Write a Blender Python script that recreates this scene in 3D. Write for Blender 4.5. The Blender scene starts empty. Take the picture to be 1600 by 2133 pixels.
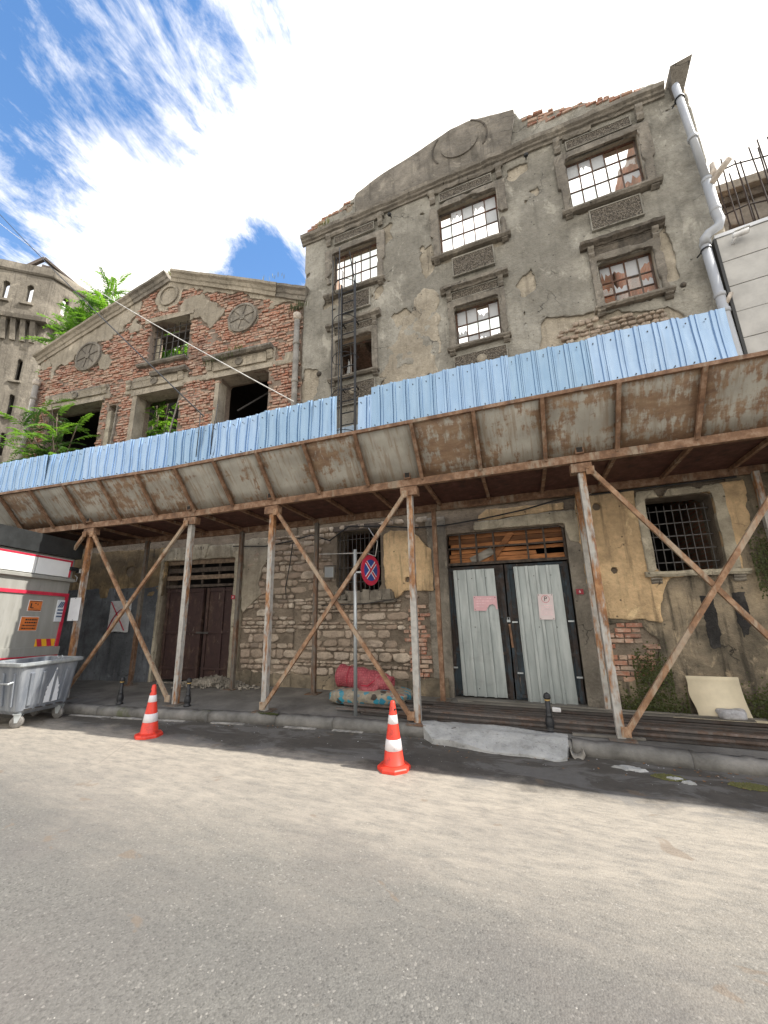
import bpy, bmesh, math, random
import numpy as np
from mathutils import Vector, Matrix, Euler
R = math.radians
rnd = random.Random(7)
scene = bpy.context.scene
col = scene.collection
PI = math.pi

# ------------------------------------------------------------------ camera
cam_d = bpy.data.cameras.new('camera')
cam = bpy.data.objects.new('camera', cam_d); col.objects.link(cam)
th, ro, ya = R(13.75), R(-1.16), R(-21.86)
Fv = Vector((math.sin(ya)*math.cos(th), math.cos(ya)*math.cos(th), math.sin(th)))
rv = Vector((math.cos(ya), -math.sin(ya), 0)); uv = rv.cross(Fv)
r2 = rv*math.cos(ro)+uv*math.sin(ro); u2 = -rv*math.sin(ro)+uv*math.cos(ro)
M = Matrix((r2, u2, -Fv)).transposed().to_4x4(); M.translation = (0, 0, 1.65)
cam.matrix_world = M
cam_d.sensor_fit = 'VERTICAL'; cam_d.sensor_height = 36; cam_d.lens = 810/2133*36
cam_d.clip_start = .05; cam_d.clip_end = 3000
scene.camera = cam

# ------------------------------------------------------------------ sun, sky, exposure
SUN = Vector((.85, .17, 1)).normalized()
sd = bpy.data.lights.new('sun', 'SUN'); sd.energy = 4.6; sd.angle = R(.5); sd.color = (1, .955, .89)
so = bpy.data.objects.new('sun', sd); col.objects.link(so)
so.rotation_euler = SUN.to_track_quat('Z', 'Y').to_euler()
world = bpy.data.worlds.new('World'); scene.world = world; world.use_nodes = True
wt = world.node_tree; wt.nodes.clear()
def wn(t, **k):
    n = wt.nodes.new(t)
    for a, b in k.items(): setattr(n, a, b)
    return n
wl = wt.links.new
sky = wn('ShaderNodeTexSky', sky_type='NISHITA', sun_disc=False)
sky.sun_elevation = math.asin(SUN.z); sky.sun_rotation = math.atan2(SUN.x, SUN.y)
sky.air_density = 1.15; sky.dust_density = .6; sky.ozone_density = 2.2
def wmath(op, a, b=None, clamp=False):
    n = wn('ShaderNodeMath', operation=op, use_clamp=clamp)
    for i, v in enumerate((a, b)):
        if v is None: continue
        if isinstance(v, (int, float)): n.inputs[i].default_value = v
        else: wl(v, n.inputs[i])
    return n.outputs[0]
tc = wn('ShaderNodeTexCoord')
sep = wn('ShaderNodeSeparateXYZ'); wl(tc.outputs['Generated'], sep.inputs[0])
zz = wmath('ADD', wmath('MAXIMUM', sep.outputs[2], 0.0), .12)
cmb = wn('ShaderNodeCombineXYZ')
wl(wmath('DIVIDE', sep.outputs[0], zz), cmb.inputs[0]); wl(wmath('DIVIDE', sep.outputs[1], zz), cmb.inputs[1])
def wnoise(scale, detail, rough, sx=1, sy=1, rot=0, off=(0, 0, 0), dist=0):
    mp = wn('ShaderNodeMapping'); wl(cmb.outputs[0], mp.inputs[0])
    mp.inputs['Scale'].default_value = (sx, sy, 1); mp.inputs['Rotation'].default_value = (0, 0, rot); mp.inputs['Location'].default_value = off
    n = wn('ShaderNodeTexNoise'); wl(mp.outputs[0], n.inputs['Vector'])
    n.inputs['Scale'].default_value = scale; n.inputs['Detail'].default_value = detail; n.inputs['Roughness'].default_value = rough
    n.inputs['Distortion'].default_value = dist
    return n.outputs[0]
dt = wn('ShaderNodeVectorMath', operation='DOT_PRODUCT'); wl(tc.outputs['Generated'], dt.inputs[0]); dt.inputs[1].default_value = SUN
big = wnoise(2.6, 6, .6, off=(.35, .5, 0))
streak = wnoise(7.0, 10, .72, sx=1.0, sy=.42, rot=R(28), dist=.4)
px_s, py_s = cmb.inputs[0].links[0].from_socket, cmb.inputs[1].links[0].from_socket
# a sheet of thin bright cloud fills the half of the sky where the sun stands; open blue with cirrus on the street side
cov = wmath('MULTIPLY_ADD', wmath('ADD', py_s, wmath('MULTIPLY', px_s, .10)), 6.0); cov.node.inputs[2].default_value = -1.78
cov = wmath('MINIMUM', wmath('MAXIMUM', cov, -.52), 1.1)
back = wmath('MULTIPLY_ADD', py_s, -1.9); back.node.inputs[2].default_value = -1.0      # unseen broken cloud behind the camera, added to whiten and warm the shade
cov = wmath('MAXIMUM', cov, wmath('MINIMUM', back, .55))
hx = wmath('ADD', px_s, .585); hy = wmath('ADD', py_s, -.655)
hole = wmath('POWER', 2.718, wmath('MULTIPLY', wmath('ADD', wmath('MULTIPLY', hx, hx), wmath('MULTIPLY', hy, hy)), -48.0))
cov = wmath('ADD', cov, wmath('MULTIPLY', hole, -2.4))
n1_ = wmath('MULTIPLY_ADD', big, 2.6); n1_.node.inputs[2].default_value = -1.3
n2_ = wmath('MULTIPLY_ADD', streak, 3.2); n2_.node.inputs[2].default_value = -1.6
cov = wmath('ADD', cov, wmath('ADD', n1_, n2_))
mask = wn('ShaderNodeMapRange', interpolation_type='SMOOTHSTEP'); wl(cov, mask.inputs[0])
mask.inputs[1].default_value = -.75; mask.inputs[2].default_value = .45
SKY_K = .15
hz = wmath('MULTIPLY', wmath('POWER', 2.718, wmath('MULTIPLY', wmath('MAXIMUM', sep.outputs[2], 0.0), -5.5)), .92)   # pale horizon haze, added to brighten the walls and the space under the canopy
mixc = wn('ShaderNodeMix', data_type='RGBA'); wl(wmath('MAXIMUM', mask.outputs[0], hz), mixc.inputs[0])
hsv = wn('ShaderNodeHueSaturation'); wl(sky.outputs[0], hsv.inputs['Color']); hsv.inputs['Saturation'].default_value = 1.22; hsv.inputs['Value'].default_value = 1.2
wl(hsv.outputs[0], mixc.inputs[6])
gl = wmath('POWER', wmath('MAXIMUM', dt.outputs['Value'], 0.0), 4.0)
br = wmath('MULTIPLY_ADD', gl, 5.0); br.node.inputs[2].default_value = 7.2
cc = wn('ShaderNodeCombineColor'); wl(wmath('MULTIPLY', br, 1.05), cc.inputs[0]); wl(br, cc.inputs[1]); wl(wmath('MULTIPLY', br, .93), cc.inputs[2])
wl(cc.outputs[0], mixc.inputs[7])
bg = wn('ShaderNodeBackground'); wl(mixc.outputs[2], bg.inputs[0]); bg.inputs[1].default_value = SKY_K
wo = wn('ShaderNodeOutputWorld'); wl(bg.outputs[0], wo.inputs[0])
scene.view_settings.view_transform = 'Standard'; scene.view_settings.look = 'None'
scene.view_settings.gamma = 1; scene.view_settings.use_curve_mapping = False
scene.view_settings.exposure = .70
scene.cycles.max_bounces = 6; scene.cycles.transparent_max_bounces = 12

# ------------------------------------------------------------------ material helper
class N:
    def __init__(s, name):
        s.m = bpy.data.materials.new(name); s.m.use_nodes = True; s.t = s.m.node_tree; s.t.nodes.clear()
        s.pos = s.new('ShaderNodeNewGeometry')
        s.P = s.pos.outputs['Position']
    def new(s, t, **k):
        n = s.t.nodes.new(t)
        for a, b in k.items(): setattr(n, a, b)
        return n
    def put(s, sock, v):
        if v is None: return
        if isinstance(v, bpy.types.NodeSocket): s.t.links.new(v, sock)
        elif isinstance(v, (tuple, list)) and len(v) == 3 and sock.type == 'RGBA': sock.default_value = (*v, 1)
        else: sock.default_value = v
    def vec(s, sc=(1, 1, 1), v=None, loc=(0, 0, 0)):
        n = s.new('ShaderNodeMapping'); s.put(n.inputs[0], v or s.P); n.inputs['Scale'].default_value = sc; n.inputs['Location'].default_value = loc
        return n.outputs[0]
    def noise(s, scale, detail=4, rough=.55, v=None, dist=0):
        n = s.new('ShaderNodeTexNoise'); s.put(n.inputs['Vector'], v or s.P)
        n.inputs['Scale'].default_value = scale; n.inputs['Detail'].default_value = detail
        n.inputs['Roughness'].default_value = rough; n.inputs['Distortion'].default_value = dist
        return n.outputs[0]
    def voro(s, scale, feature='F1', out='Distance', v=None, rand=1):
        n = s.new('ShaderNodeTexVoronoi', feature=feature); s.put(n.inputs['Vector'], v or s.P); n.inputs['Scale'].default_value = scale
        n.inputs['Randomness'].default_value = rand
        return n.outputs[out]
    def ramp(s, f, stops):
        n = s.new('ShaderNodeValToRGB'); s.put(n.inputs[0], f); e = n.color_ramp.elements
        while len(e) < len(stops): e.new(.5)
        for el, (p, c) in zip(e, stops):
            el.position = p; el.color = (*c, 1) if isinstance(c, tuple) else (c, c, c, 1)
        return n.outputs[0]
    def step(s, f, a, b):
        n = s.new('ShaderNodeMapRange', interpolation_type='SMOOTHSTEP'); s.put(n.inputs[0], f); n.inputs[1].default_value = a; n.inputs[2].default_value = b
        return n.outputs[0]
    def mix(s, f, a, b, mode='MIX'):
        n = s.new('ShaderNodeMixRGB', blend_type=mode); s.put(n.inputs[0], f); s.put(n.inputs[1], a); s.put(n.inputs[2], b)
        return n.outputs[0]
    def math(s, op, a, b=0.0, c=None, clamp=False):
        n = s.new('ShaderNodeMath', operation=op, use_clamp=clamp); s.put(n.inputs[0], a); s.put(n.inputs[1], b)
        if c is not None: s.put(n.inputs[2], c)
        return n.outputs[0]
    def xyz(s, v=None):
        n = s.new('ShaderNodeSeparateXYZ'); s.put(n.inputs[0], v or s.P); return n.outputs
    def bump(s, h, strength=.5, dist=.02, normal=None):
        n = s.new('ShaderNodeBump'); s.put(n.inputs['Height'], h); n.inputs['Strength'].default_value = strength; n.inputs['Distance'].default_value = dist
        if normal: s.put(n.inputs['Normal'], normal)
        return n.outputs[0]
    def rand(s):
        oi = s.new('ShaderNodeObjectInfo')
        return s.math('FRACT', s.math('ADD', s.pos.outputs['Random Per Island'], oi.outputs['Random']))
    def out(s, color, rough=.8, metal=0.0, normal=None, spec=None, trans=None):
        b = s.new('ShaderNodeBsdfPrincipled')
        s.put(b.inputs['Base Color'], color); s.put(b.inputs['Roughness'], rough); s.put(b.inputs['Metallic'], metal)
        if normal: s.put(b.inputs['Normal'], normal)
        if spec is not None: s.put(b.inputs['Specular IOR Level'], spec)
        sh = b.outputs[0]
        if trans:
            t = s.new('ShaderNodeBsdfTranslucent'); s.put(t.inputs[0], trans[0]); m = s.new('ShaderNodeMixShader'); m.inputs[0].default_value = trans[1]
            s.t.links.new(sh, m.inputs[1]); s.t.links.new(t.outputs[0], m.inputs[2]); sh = m.outputs[0]
        o = s.new('ShaderNodeOutputMaterial'); s.t.links.new(sh, o.inputs[0])
        return s.m
MAT = {}
def plain(name, c, rough=.6, metal=0.0, var=.25, sc=6, bump=.0, vary=False):
    n = N(name); f = n.noise(sc, 6, .65, n.vec((.25, 1, 1.6)) if vary else None)
    d = tuple(x*(1-var) for x in c); l = tuple(min(1, x*(1+var)) for x in c)
    cc = n.mix(n.step(f, .3, .7), d, l)
    if vary: cc = n.mix(1, cc, n.ramp(n.new('ShaderNodeObjectInfo').outputs['Random'], [(0, .45), (.5, 1.0), (1, 1.6)]), 'MULTIPLY')
    nb = n.bump(n.noise(sc*8, 4), bump, .01) if bump else None
    MAT[name] = n.out(cc, rough, metal, nb); return MAT[name]

# --- render coats and masonry
def render_coat(name, light, mid, dark, streaks=.6, blotch=1.6):
    n = N(name)
    a = n.noise(blotch, 7, .62, dist=.4); b = n.noise(blotch*.45, 4, .5, n.vec((1, 1, 1), loc=(9, 4, 2)))
    c = n.ramp(a, [(.32, dark), (.48, mid), (.68, light)])
    c = n.mix(n.math('MULTIPLY', n.step(b, .45, .60), .6), c, dark)
    fn = n.noise(11, 7, .72); c = n.mix(1, c, n.ramp(fn, [(.3, .80), (.5, 1.0), (.7, 1.16)]), 'MULTIPLY')
    st = n.noise(3.2, 5, .6, n.vec((2.6, 2.6, .22)))
    c = n.mix(n.math('MULTIPLY', n.step(st, .52, .68), streaks), c, tuple(x*.42 for x in dark))
    pal = n.noise(2.1, 6, .7, n.vec((1, 1, .6), loc=(3, 7, 5)), dist=.6)
    c = n.mix(n.math('MULTIPLY', n.step(pal, .58, .66), .55), c, tuple(min(1, x*1.35) for x in light))
    sp = n.noise(38, 3, .6)
    c = n.mix(n.math('MULTIPLY', n.step(sp, .6, .72), .45), c, tuple(x*.45 for x in mid))
    pits = n.voro(5.5, v=n.vec((1, 1, 1), loc=(2, 2, 2)))
    c = n.mix(n.math('MULTIPLY', n.step(pits, .11, .04), .8), c, (.03, .026, .02))
    nz_ = n.new('ShaderNodeTexNoise'); n.put(nz_.inputs['Vector'], n.P); nz_.inputs['Scale'].default_value = 3.5; nz_.inputs['Detail'].default_value = 6
    ck = n.voro(1.15, 'DISTANCE_TO_EDGE', v=n.mix(.35, n.P, nz_.outputs[1], 'ADD'))
    ckm = n.math('MULTIPLY', n.step(ck, .006, .001), n.step(n.noise(1.3, 2), .54, .64))
    c = n.mix(n.math('MULTIPLY', ckm, .85), c, (.035, .03, .025))
    h = n.math('ADD', n.noise(22, 6, .7), n.math('MULTIPLY', n.noise(4, 5, .6), 1.6))
    h = n.math('SUBTRACT', h, n.math('MULTIPLY', ckm, .8))
    MAT[name] = n.out(c, .92, 0, n.bump(h, .8, .04)); return MAT[name]
render_coat('grey_render', (.42, .395, .335), (.33, .31, .26), (.20, .186, .153), .22, 1.9)
render_coat('pale_render', (.49, .43, .335), (.40, .35, .27), (.28, .243, .185), .35)
render_coat('ochre_render', (.80, .585, .34), (.70, .495, .28), (.40, .285, .165), .7)
render_coat('mossy_render', (.42, .335, .225), (.25, .205, .145), (.08, .07, .052), .75)
render_coat('slate_paint', (.20, .215, .235), (.13, .142, .158), (.07, .075, .083), .5)
render_coat('trim_render', (.33, .295, .24), (.245, .218, .178), (.15, .133, .107), .4, 3)
render_coat('pale_trim', (.58, .52, .40), (.46, .41, .31), (.27, .235, .175), .5, 3)
render_coat('tower_render', (.27, .24, .19), (.21, .185, .145), (.13, .113, .088), .5, .8)
render_coat('stained_ochre', (.46, .32, .155), (.30, .215, .115), (.11, .085, .055), .6, 2.2)
render_coat('dark_render', (.19, .16, .125), (.125, .106, .083), (.06, .052, .042), .5, 3)
def mortar(name, a, b):
    n = N(name); f = n.noise(5, 7, .7); c = n.ramp(f, [(.3, b), (.7, a)])
    c = n.mix(n.math('MULTIPLY', n.step(n.noise(1.3, 4), .5, .65), .5), c, tuple(x*.5 for x in b))
    MAT[name] = n.out(c, .95, 0, n.bump(n.math('ADD', n.noise(26, 6, .7), n.noise(9, 4, .6)), .8, .05))
mortar('mortar', (.31, .255, .195), (.165, .132, .098))
mortar('brick_mortar', (.36, .29, .23), (.19, .145, .11))
mortar('rubble_core', (.30, .26, .20), (.12, .10, .08))
def pebble():
    n = N('pebbledash'); v = n.voro(48); r = n.xyz(n.voro(48, out='Color'))[0]
    c = n.ramp(r, [(0, (.11, .095, .075)), (.5, (.21, .18, .14)), (1, (.34, .295, .235))]); c = n.mix(n.step(v, .35, .75), c, (.075, .064, .05))
    MAT['pebbledash'] = n.out(c, .9, 0, n.bump(n.math('SUBTRACT', 1.0, v), 1.0, .03))
pebble()
def brickmat():
    n = N('old_brick'); r = n.rand()
    c = n.ramp(r, [(0, (.33, .13, .08)), (.16, (.43, .20, .125)), (.33, (.29, .125, .085)), (.5, (.48, .30, .21)), (.62, (.38, .17, .11)), (.78, (.50, .37, .275)), (.9, (.35, .16, .105)), (1, (.43, .33, .25))])
    f = n.noise(14, 6, .7)
    c = n.mix(n.math('MULTIPLY', n.step(f, .42, .66), .66), c, (.56, .46, .37))
    c = n.mix(n.math('MULTIPLY', n.step(n.noise(1.1, 5, .6), .52, .68), .55), c, (.13, .09, .07))
    MAT['old_brick'] = n.out(c, .92, 0, n.bump(n.noise(60, 5, .7), .5, .012))
brickmat()
def stonemat():
    n = N('rubble_stone'); r = n.rand()
    c = n.ramp(r, [(0, (.52, .43, .335)), (.2, (.36, .285, .215)), (.4, (.60, .51, .40)), (.6, (.42, .325, .25)), (.8, (.66, .58, .47)), (.9, (.28, .225, .175)), (1, (.50, .385, .29))])
    f = n.noise(9, 7, .7)
    c = n.mix(n.math('MULTIPLY', n.step(f, .42, .7), .75), c, n.mix(.5, c, (.14, .12, .09)))
    c = n.mix(n.math('MULTIPLY', n.step(n.noise(30, 4, .6), .58, .7), .6), c, (.10, .085, .07))
    c = n.mix(n.math('MULTIPLY', n.step(n.noise(2.6, 7, .68), .52, .64), .6), c, (.255, .215, .17))
    c = n.mix(n.math('MULTIPLY', n.step(n.noise(1.1, 6, .65, n.vec((1, 1, .5), loc=(6, 2, 1))), .52, .68), .6), c, (.075, .062, .05))
    c = n.mix(1, c, (1.0, .985, .99), 'MULTIPLY')
    MAT['rubble_stone'] = n.out(c, .93, 0, n.bump(n.math('ADD', n.noise(40, 6, .7), n.noise(11, 5, .6)), .75, .03))
stonemat()
# --- metals
def rusty(name, paint, amount=.5, rust=(.22, .085, .03), dark=(.075, .032, .016), rough=.75, metal=0, vary=False):
    n = N(name)
    a = n.noise(3.2, 8, .66, n.vec((1, 1, .22))); b = n.noise(15, 5, .6, n.vec((1.6, 1.6, .4)))
    m = n.step(n.math('ADD', a, n.math('MULTIPLY', n.math('SUBTRACT', b, .5), .35)), .60-amount*.3, .72-amount*.3)
    ru = n.ramp(n.noise(8, 6, .65), [(.3, dark), (.5, rust), (.7, (rust[0]*1.7, rust[1]*2.1, rust[2]*2.6))])
    pt = n.mix(n.step(n.noise(11, 5, .6), .4, .7), paint, tuple(x*.72 for x in paint))
    c = n.mix(m, pt, ru)
    if name.startswith('door'):
        fk = n.math('MULTIPLY', n.step(n.noise(10, 6, .7, n.vec((1.6, 1, .3))), .60, .66), n.step(n.noise(2.2, 3), .46, .58))
        c = n.mix(n.math('MULTIPLY', fk, .8), c, (.21, .165, .125)); c = n.mix(n.math('MULTIPLY', n.step(n.noise(5, 7, .7), .56, .66), .5), c, (.095, .05, .032) if 'brown' in name else (.05, .085, .11))
    if vary: c = n.mix(1, c, n.ramp(n.new('ShaderNodeObjectInfo').outputs['Random'], [(0, .4), (.5, 1.0), (.8, 1.7), (1, 2.6)]), 'MULTIPLY')
    MAT[name] = n.out(c, rough, metal, n.bump(n.noise(50, 4), .25, .006))
rusty('rusty_post', (.42, .405, .37), .5, (.27, .125, .05), (.13, .065, .034))
rusty('dark_post', (.15, .135, .115), .5, (.14, .075, .042), (.07, .045, .03))
rusty('rusty_beam', (.33, .26, .19), .9, (.205, .112, .062), (.09, .05, .032))
rusty('rusty_brace', (.36, .28, .20), .66, (.25, .135, .07), (.13, .075, .045))
rusty('rusty_window', (.10, .085, .07), .6, (.10, .045, .025), (.035, .02, .015))
rusty('rust_bar', (.062, .053, .047), .42, (.058, .039, .029), (.03, .022, .018), vary=True)
rusty('deck_sheet', (.10, .035, .022), .9, (.075, .026, .016), (.03, .013, .01))
rusty('door_brown', (.042, .02, .018), .35, (.06, .032, .022), (.02, .011, .009))
rusty('door_blue', (.03, .046, .058), .66, (.032, .021, .016), (.013, .010, .009))
def panelmat():
    n = N('stained_panel')
    r = n.new('ShaderNodeObjectInfo').outputs['Random']
    off = n.new('ShaderNodeVectorMath', operation='ADD'); n.put(off.inputs[0], n.P)
    cb = n.new('ShaderNodeCombineXYZ'); n.put(cb.inputs[0], n.math('MULTIPLY', r, 40)); n.put(cb.inputs[2], n.math('MULTIPLY', r, 17)); n.put(off.inputs[1], cb.outputs[0])
    v = n.vec((1.0, 2.2, 2.4), off.outputs[0])
    a = n.noise(1.5, 8, .70, v, .3); g = n.noise(16, 5, .65, n.vec((1, .25, .3), off.outputs[0])); s2 = n.noise(6, 5, .6, n.vec((3.4, .3, .3), off.outputs[0]))
    gq = n.xyz(n.new('ShaderNodeTexCoord').outputs['Generated'])
    ex_ = n.math('ABSOLUTE', n.math('SUBTRACT', gq[0], .5)); ez_ = n.math('SUBTRACT', 1.0, gq[2])
    seam = n.math('ADD', n.math('MULTIPLY', n.step(ex_, .36, .52), .10), n.math('MULTIPLY', n.step(n.math('ABSOLUTE', n.math('SUBTRACT', gq[2], .5)), .36, .52), .08))
    thr = n.math('ADD', n.math('MULTIPLY', n.math('SUBTRACT', r, .72), .22), seam)
    m = n.step(n.math('ADD', n.math('ADD', a, thr), n.math('MULTIPLY', n.math('SUBTRACT', g, .5), .8)), .455, .60)
    base = n.mix(n.step(n.noise(2.5, 6), .35, .7), (.30, .282, .24), (.43, .41, .355))
    ru = n.ramp(n.noise(5, 7, .7, v), [(.3, (.12, .05, .022)), (.5, (.22, .12, .058)), (.7, (.31, .21, .12))])
    c = n.mix(n.math('MULTIPLY', m, .85), base, ru)
    c = n.mix(n.math('MULTIPLY', n.step(s2, .48, .68), .55), c, (.22, .15, .09))
    c = n.mix(n.math('MULTIPLY', n.step(n.noise(30, 3, .6, off.outputs[0]), .66, .74), .6), c, (.13, .06, .03))
    MAT['stained_panel'] = n.out(c, .7, 0, n.bump(n.noise(3, 3), .25, .03))
panelmat()
def sheetmat(name, c0, c1, rough, metal, bands=False, dirt=.25, bs=.16, vary=False):
    n = N(name)
    f = n.noise(3, 5, .6, n.vec((4, 4, .5))); c = n.mix(n.step(f, .35, .7), c0, c1)
    d = n.noise(6, 6, .7, n.vec((3, 3, .6)))
    c = n.mix(n.math('MULTIPLY', n.step(d, .55, .75), dirt), c, tuple(x*.5 for x in c0))
    if bands:
        cz = n.noise(2.3, 4, .6, n.vec((1, 1, 2.2)))
        c = n.mix(n.math('MULTIPLY', n.step(cz, .55, .8), .35), c, (.19, .19, .185))
    if vary:
        orr = n.new('ShaderNodeObjectInfo').outputs['Random']; c = n.mix(1, c, n.ramp(orr, [(0, (.84, .88, .86)), (.5, (1, 1, 1)), (1, (1.1, 1.06, 1.03))]), 'MULTIPLY')
        run = n.noise(7, 4, .6, n.vec((6, 6, .25))); c = n.mix(n.math('MULTIPLY', n.step(run, .58, .72), .25), c, (.16, .19, .21))
    rr = n.mix(n.step(d, .4, .7), (rough,)*3, (rough+.14,)*3)
    MAT[name] = n.out(c, rr, metal, n.bump(n.noise(2.2, 2), bs, .03))
sheetmat('fence_metal', (.25, .365, .525), (.30, .415, .565), .26, .75, dirt=.10, bs=.05, vary=True)
sheetmat('door_sheet_metal', (.33, .365, .36), (.455, .49, .48), .42, .45, True)
sheetmat('bin_metal', (.20, .22, .25), (.33, .35, .375), .45, .4, dirt=.55)
sheetmat('zinc_pole', (.42, .45, .46), (.52, .55, .55), .45, .6)
sheetmat('truck_panel', (.27, .265, .235), (.31, .305, .275), .5, 0, dirt=.3)
plain('white_panel', (.78, .79, .77), .45, 0, .05, 2)
plain('red_tape', (.50, .03, .06), .4, 0, .2, 8)
plain('truck_dark', (.022, .024, .024), .5, 0, .3)
plain('orange_plate', (.62, .17, .035), .5, 0, .12)
plain('yellow_tape', (.80, .42, .03), .4, 0, .08)
plain('black_print', (.02, .018, .018), .6)
plain('blue_print', (.09, .13, .20), .6)
plain('rubber', (.028, .028, .03), .7)
plain('caster', (.17, .16, .145), .6, 0, .3, 20)
plain('black_iron', (.016, .017, .019), .45, 0, .4, 18, .3)
plain('gold_paint', (.45, .30, .10), .5)
plain('iron_bar', (.05, .045, .042), .6, 0, .4, 10)
plain('rebar', (.045, .036, .03), .9, 0, .3, 10)
plain('pale_blue_paint', (.36, .46, .56), .45, 0, .1, 3)
plain('grey_iron', (.12, .115, .11), .6, .2, .3, 12)
plain('pvc', (.40, .415, .43), .42, 0, .06, 2)
plain('aged_pipe', (.27, .25, .215), .7, 0, .3, 5, .2)
plain('pvc_stained', (.50, .43, .35), .55, 0, .3, 12)
plain('weathered_wood', (.20, .145, .10), .85, 0, .4, 14, .4)
plain('dark_wood', (.075, .058, .046), .85, 0, .45, 14, .4)
plain('orange_wood', (.36, .15, .055), .8, 0, .4, 9, .3, True)
plain('plank_grey', (.27, .25, .215), .85, 0, .35, 10, .3, True)
plain('white_sign', (.66, .68, .70), .5, 0, .06)
plain('pink_sign', (.70, .42, .45), .55, 0, .06)
plain('pale_pink_sign', (.70, .60, .60), .55, 0, .06)
plain('pink_print', (.78, .55, .57), .55)
plain('red_plate', (.30, .015, .03), .45)
plain('paper', (.58, .59, .60), .8, 0, .12, 9)
plain('red_paint', (.38, .02, .045), .6)
plain('sign_red', (.42, .02, .05), .4, 0, .08)
plain('sign_blue', (.025, .055, .22), .4, 0, .08)
plain('sign_white', (.72, .72, .72), .4)
plain('cream_board', (.66, .58, .42), .6, 0, .1, 2.5, .05)
plain('grey_plastic', (.40, .40, .42), .45, 0, .3, 18, .3)
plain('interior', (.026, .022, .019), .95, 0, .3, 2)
plain('cable_black', (.02, .02, .02), .6)
plain('cable_white', (.60, .58, .54), .6)
plain('bark', (.15, .115, .085), .9, 0, .3, 12, .5)
plain('camera_white', (.72, .72, .70), .4)
plain('lens_black', (.01, .01, .01), .2)
plain('litter_white', (.7, .7, .7), .7)
plain('brown_leaf', (.22, .11, .045), .8, 0, .5, 30)
plain('board_cladding', (.47, .46, .43), .7, 0, .12, 3.5, .15)
plain('raw_concrete', (.27, .245, .205), .9, 0, .35, 3, .4)
plain('pale_strip', (.30, .285, .255), .8, 0, .5, 7, .3)
n = N('cone_orange'); MAT['cone_orange'] = n.out(n.mix(n.step(n.noise(11, 8, .75), .46, .72), (.74, .05, .026), (.36, .04, .028)), .42)
n = N('cone_white'); MAT['cone_white'] = n.out(n.mix(n.step(n.noise(22, 6, .7), .55, .75), (.68, .65, .65), (.40, .37, .36)), .45)
n = N('window_glass')
a = n.new('ShaderNodeBsdfTransparent'); a.inputs[0].default_value = (.86, .9, .9, 1)
g = n.new('ShaderNodeBsdfGlossy'); g.inputs['Roughness'].default_value = .05
fr = n.new('ShaderNodeLayerWeight'); fr.inputs[0].default_value = .12
mx = n.new('ShaderNodeMixShader'); n.put(mx.inputs[0], n.math('MULTIPLY_ADD', fr.outputs['Facing'], .5, .06)); n.t.links.new(a.outputs[0], mx.inputs[1]); n.t.links.new(g.outputs[0], mx.inputs[2])
o = n.new('ShaderNodeOutputMaterial'); n.t.links.new(mx.outputs[0], o.inputs[0]); MAT['window_glass'] = n.m
n = N('frosted_glass'); MAT['frosted_glass'] = n.out(n.mix(n.noise(7, 5), (.42, .45, .47), (.6, .62, .64)), .35, 0, None, None, ((.85, .88, .9), .6))
def leafmat(name, a, b, tr):
    n = N(name); r = n.rand(); c = n.mix(r, a, b); c = n.mix(n.math('MULTIPLY', n.step(n.noise(9, 4), .5, .7), .4), c, tuple(x*1.5 for x in a))
    MAT[name] = n.out(c, .5, 0, None, None, (tr, .42))
leafmat('leaf_bright', (.075, .17, .022), (.13, .25, .035), (.26, .52, .04))
leafmat('leaf_deep', (.035, .075, .018), (.06, .12, .03), (.10, .22, .03))
leafmat('moss_green', (.05, .065, .015), (.09, .10, .025), (.08, .10, .02))
leafmat('dry_grass', (.14, .15, .04), (.22, .20, .07), (.2, .2, .06))
# --- textiles
n = N('pink_quilt'); q = n.vec((26, 26, 26)); v = n.voro(1, v=q, rand=.35)
c = n.mix(n.step(v, .25, .55), (.40, .085, .10), (.27, .05, .065)); c = n.mix(n.math('MULTIPLY', n.step(n.noise(5, 5), .45, .7), .5), c, (.46, .16, .165))
MAT['pink_quilt'] = n.out(c, .9, 0, n.bump(n.math('SUBTRACT', 1.0, v), .7, .02))
n = N('floral_cloth'); v1 = n.voro(8.5, v=n.mix(.08, n.P, n.new('ShaderNodeTexNoise').outputs[1], 'ADD')); v1c = n.voro(8.5, out='Color', v=n.mix(.08, n.P, n.new('ShaderNodeTexNoise').outputs[1], 'ADD'))
petal = n.math('ADD', v1, n.math('MULTIPLY', n.noise(42, 2), .28))
hue = n.xyz(v1c)[0]
fl = n.ramp(hue, [(0, (.03, .20, .30)), (.3, (.04, .27, .36)), (.42, (.27, .12, .085)), (.6, (.30, .15, .10)), (.75, (.04, .24, .33)), (.9, (.06, .05, .04))])
bgc = n.mix(n.step(n.noise(12, 4), .4, .6), (.33, .29, .22), (.24, .21, .16))
MAT['floral_cloth'] = n.out(n.mix(n.step(petal, .60, .50), bgc, fl), .95, 0, n.bump(n.noise(8, 4), .4, .03))
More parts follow.
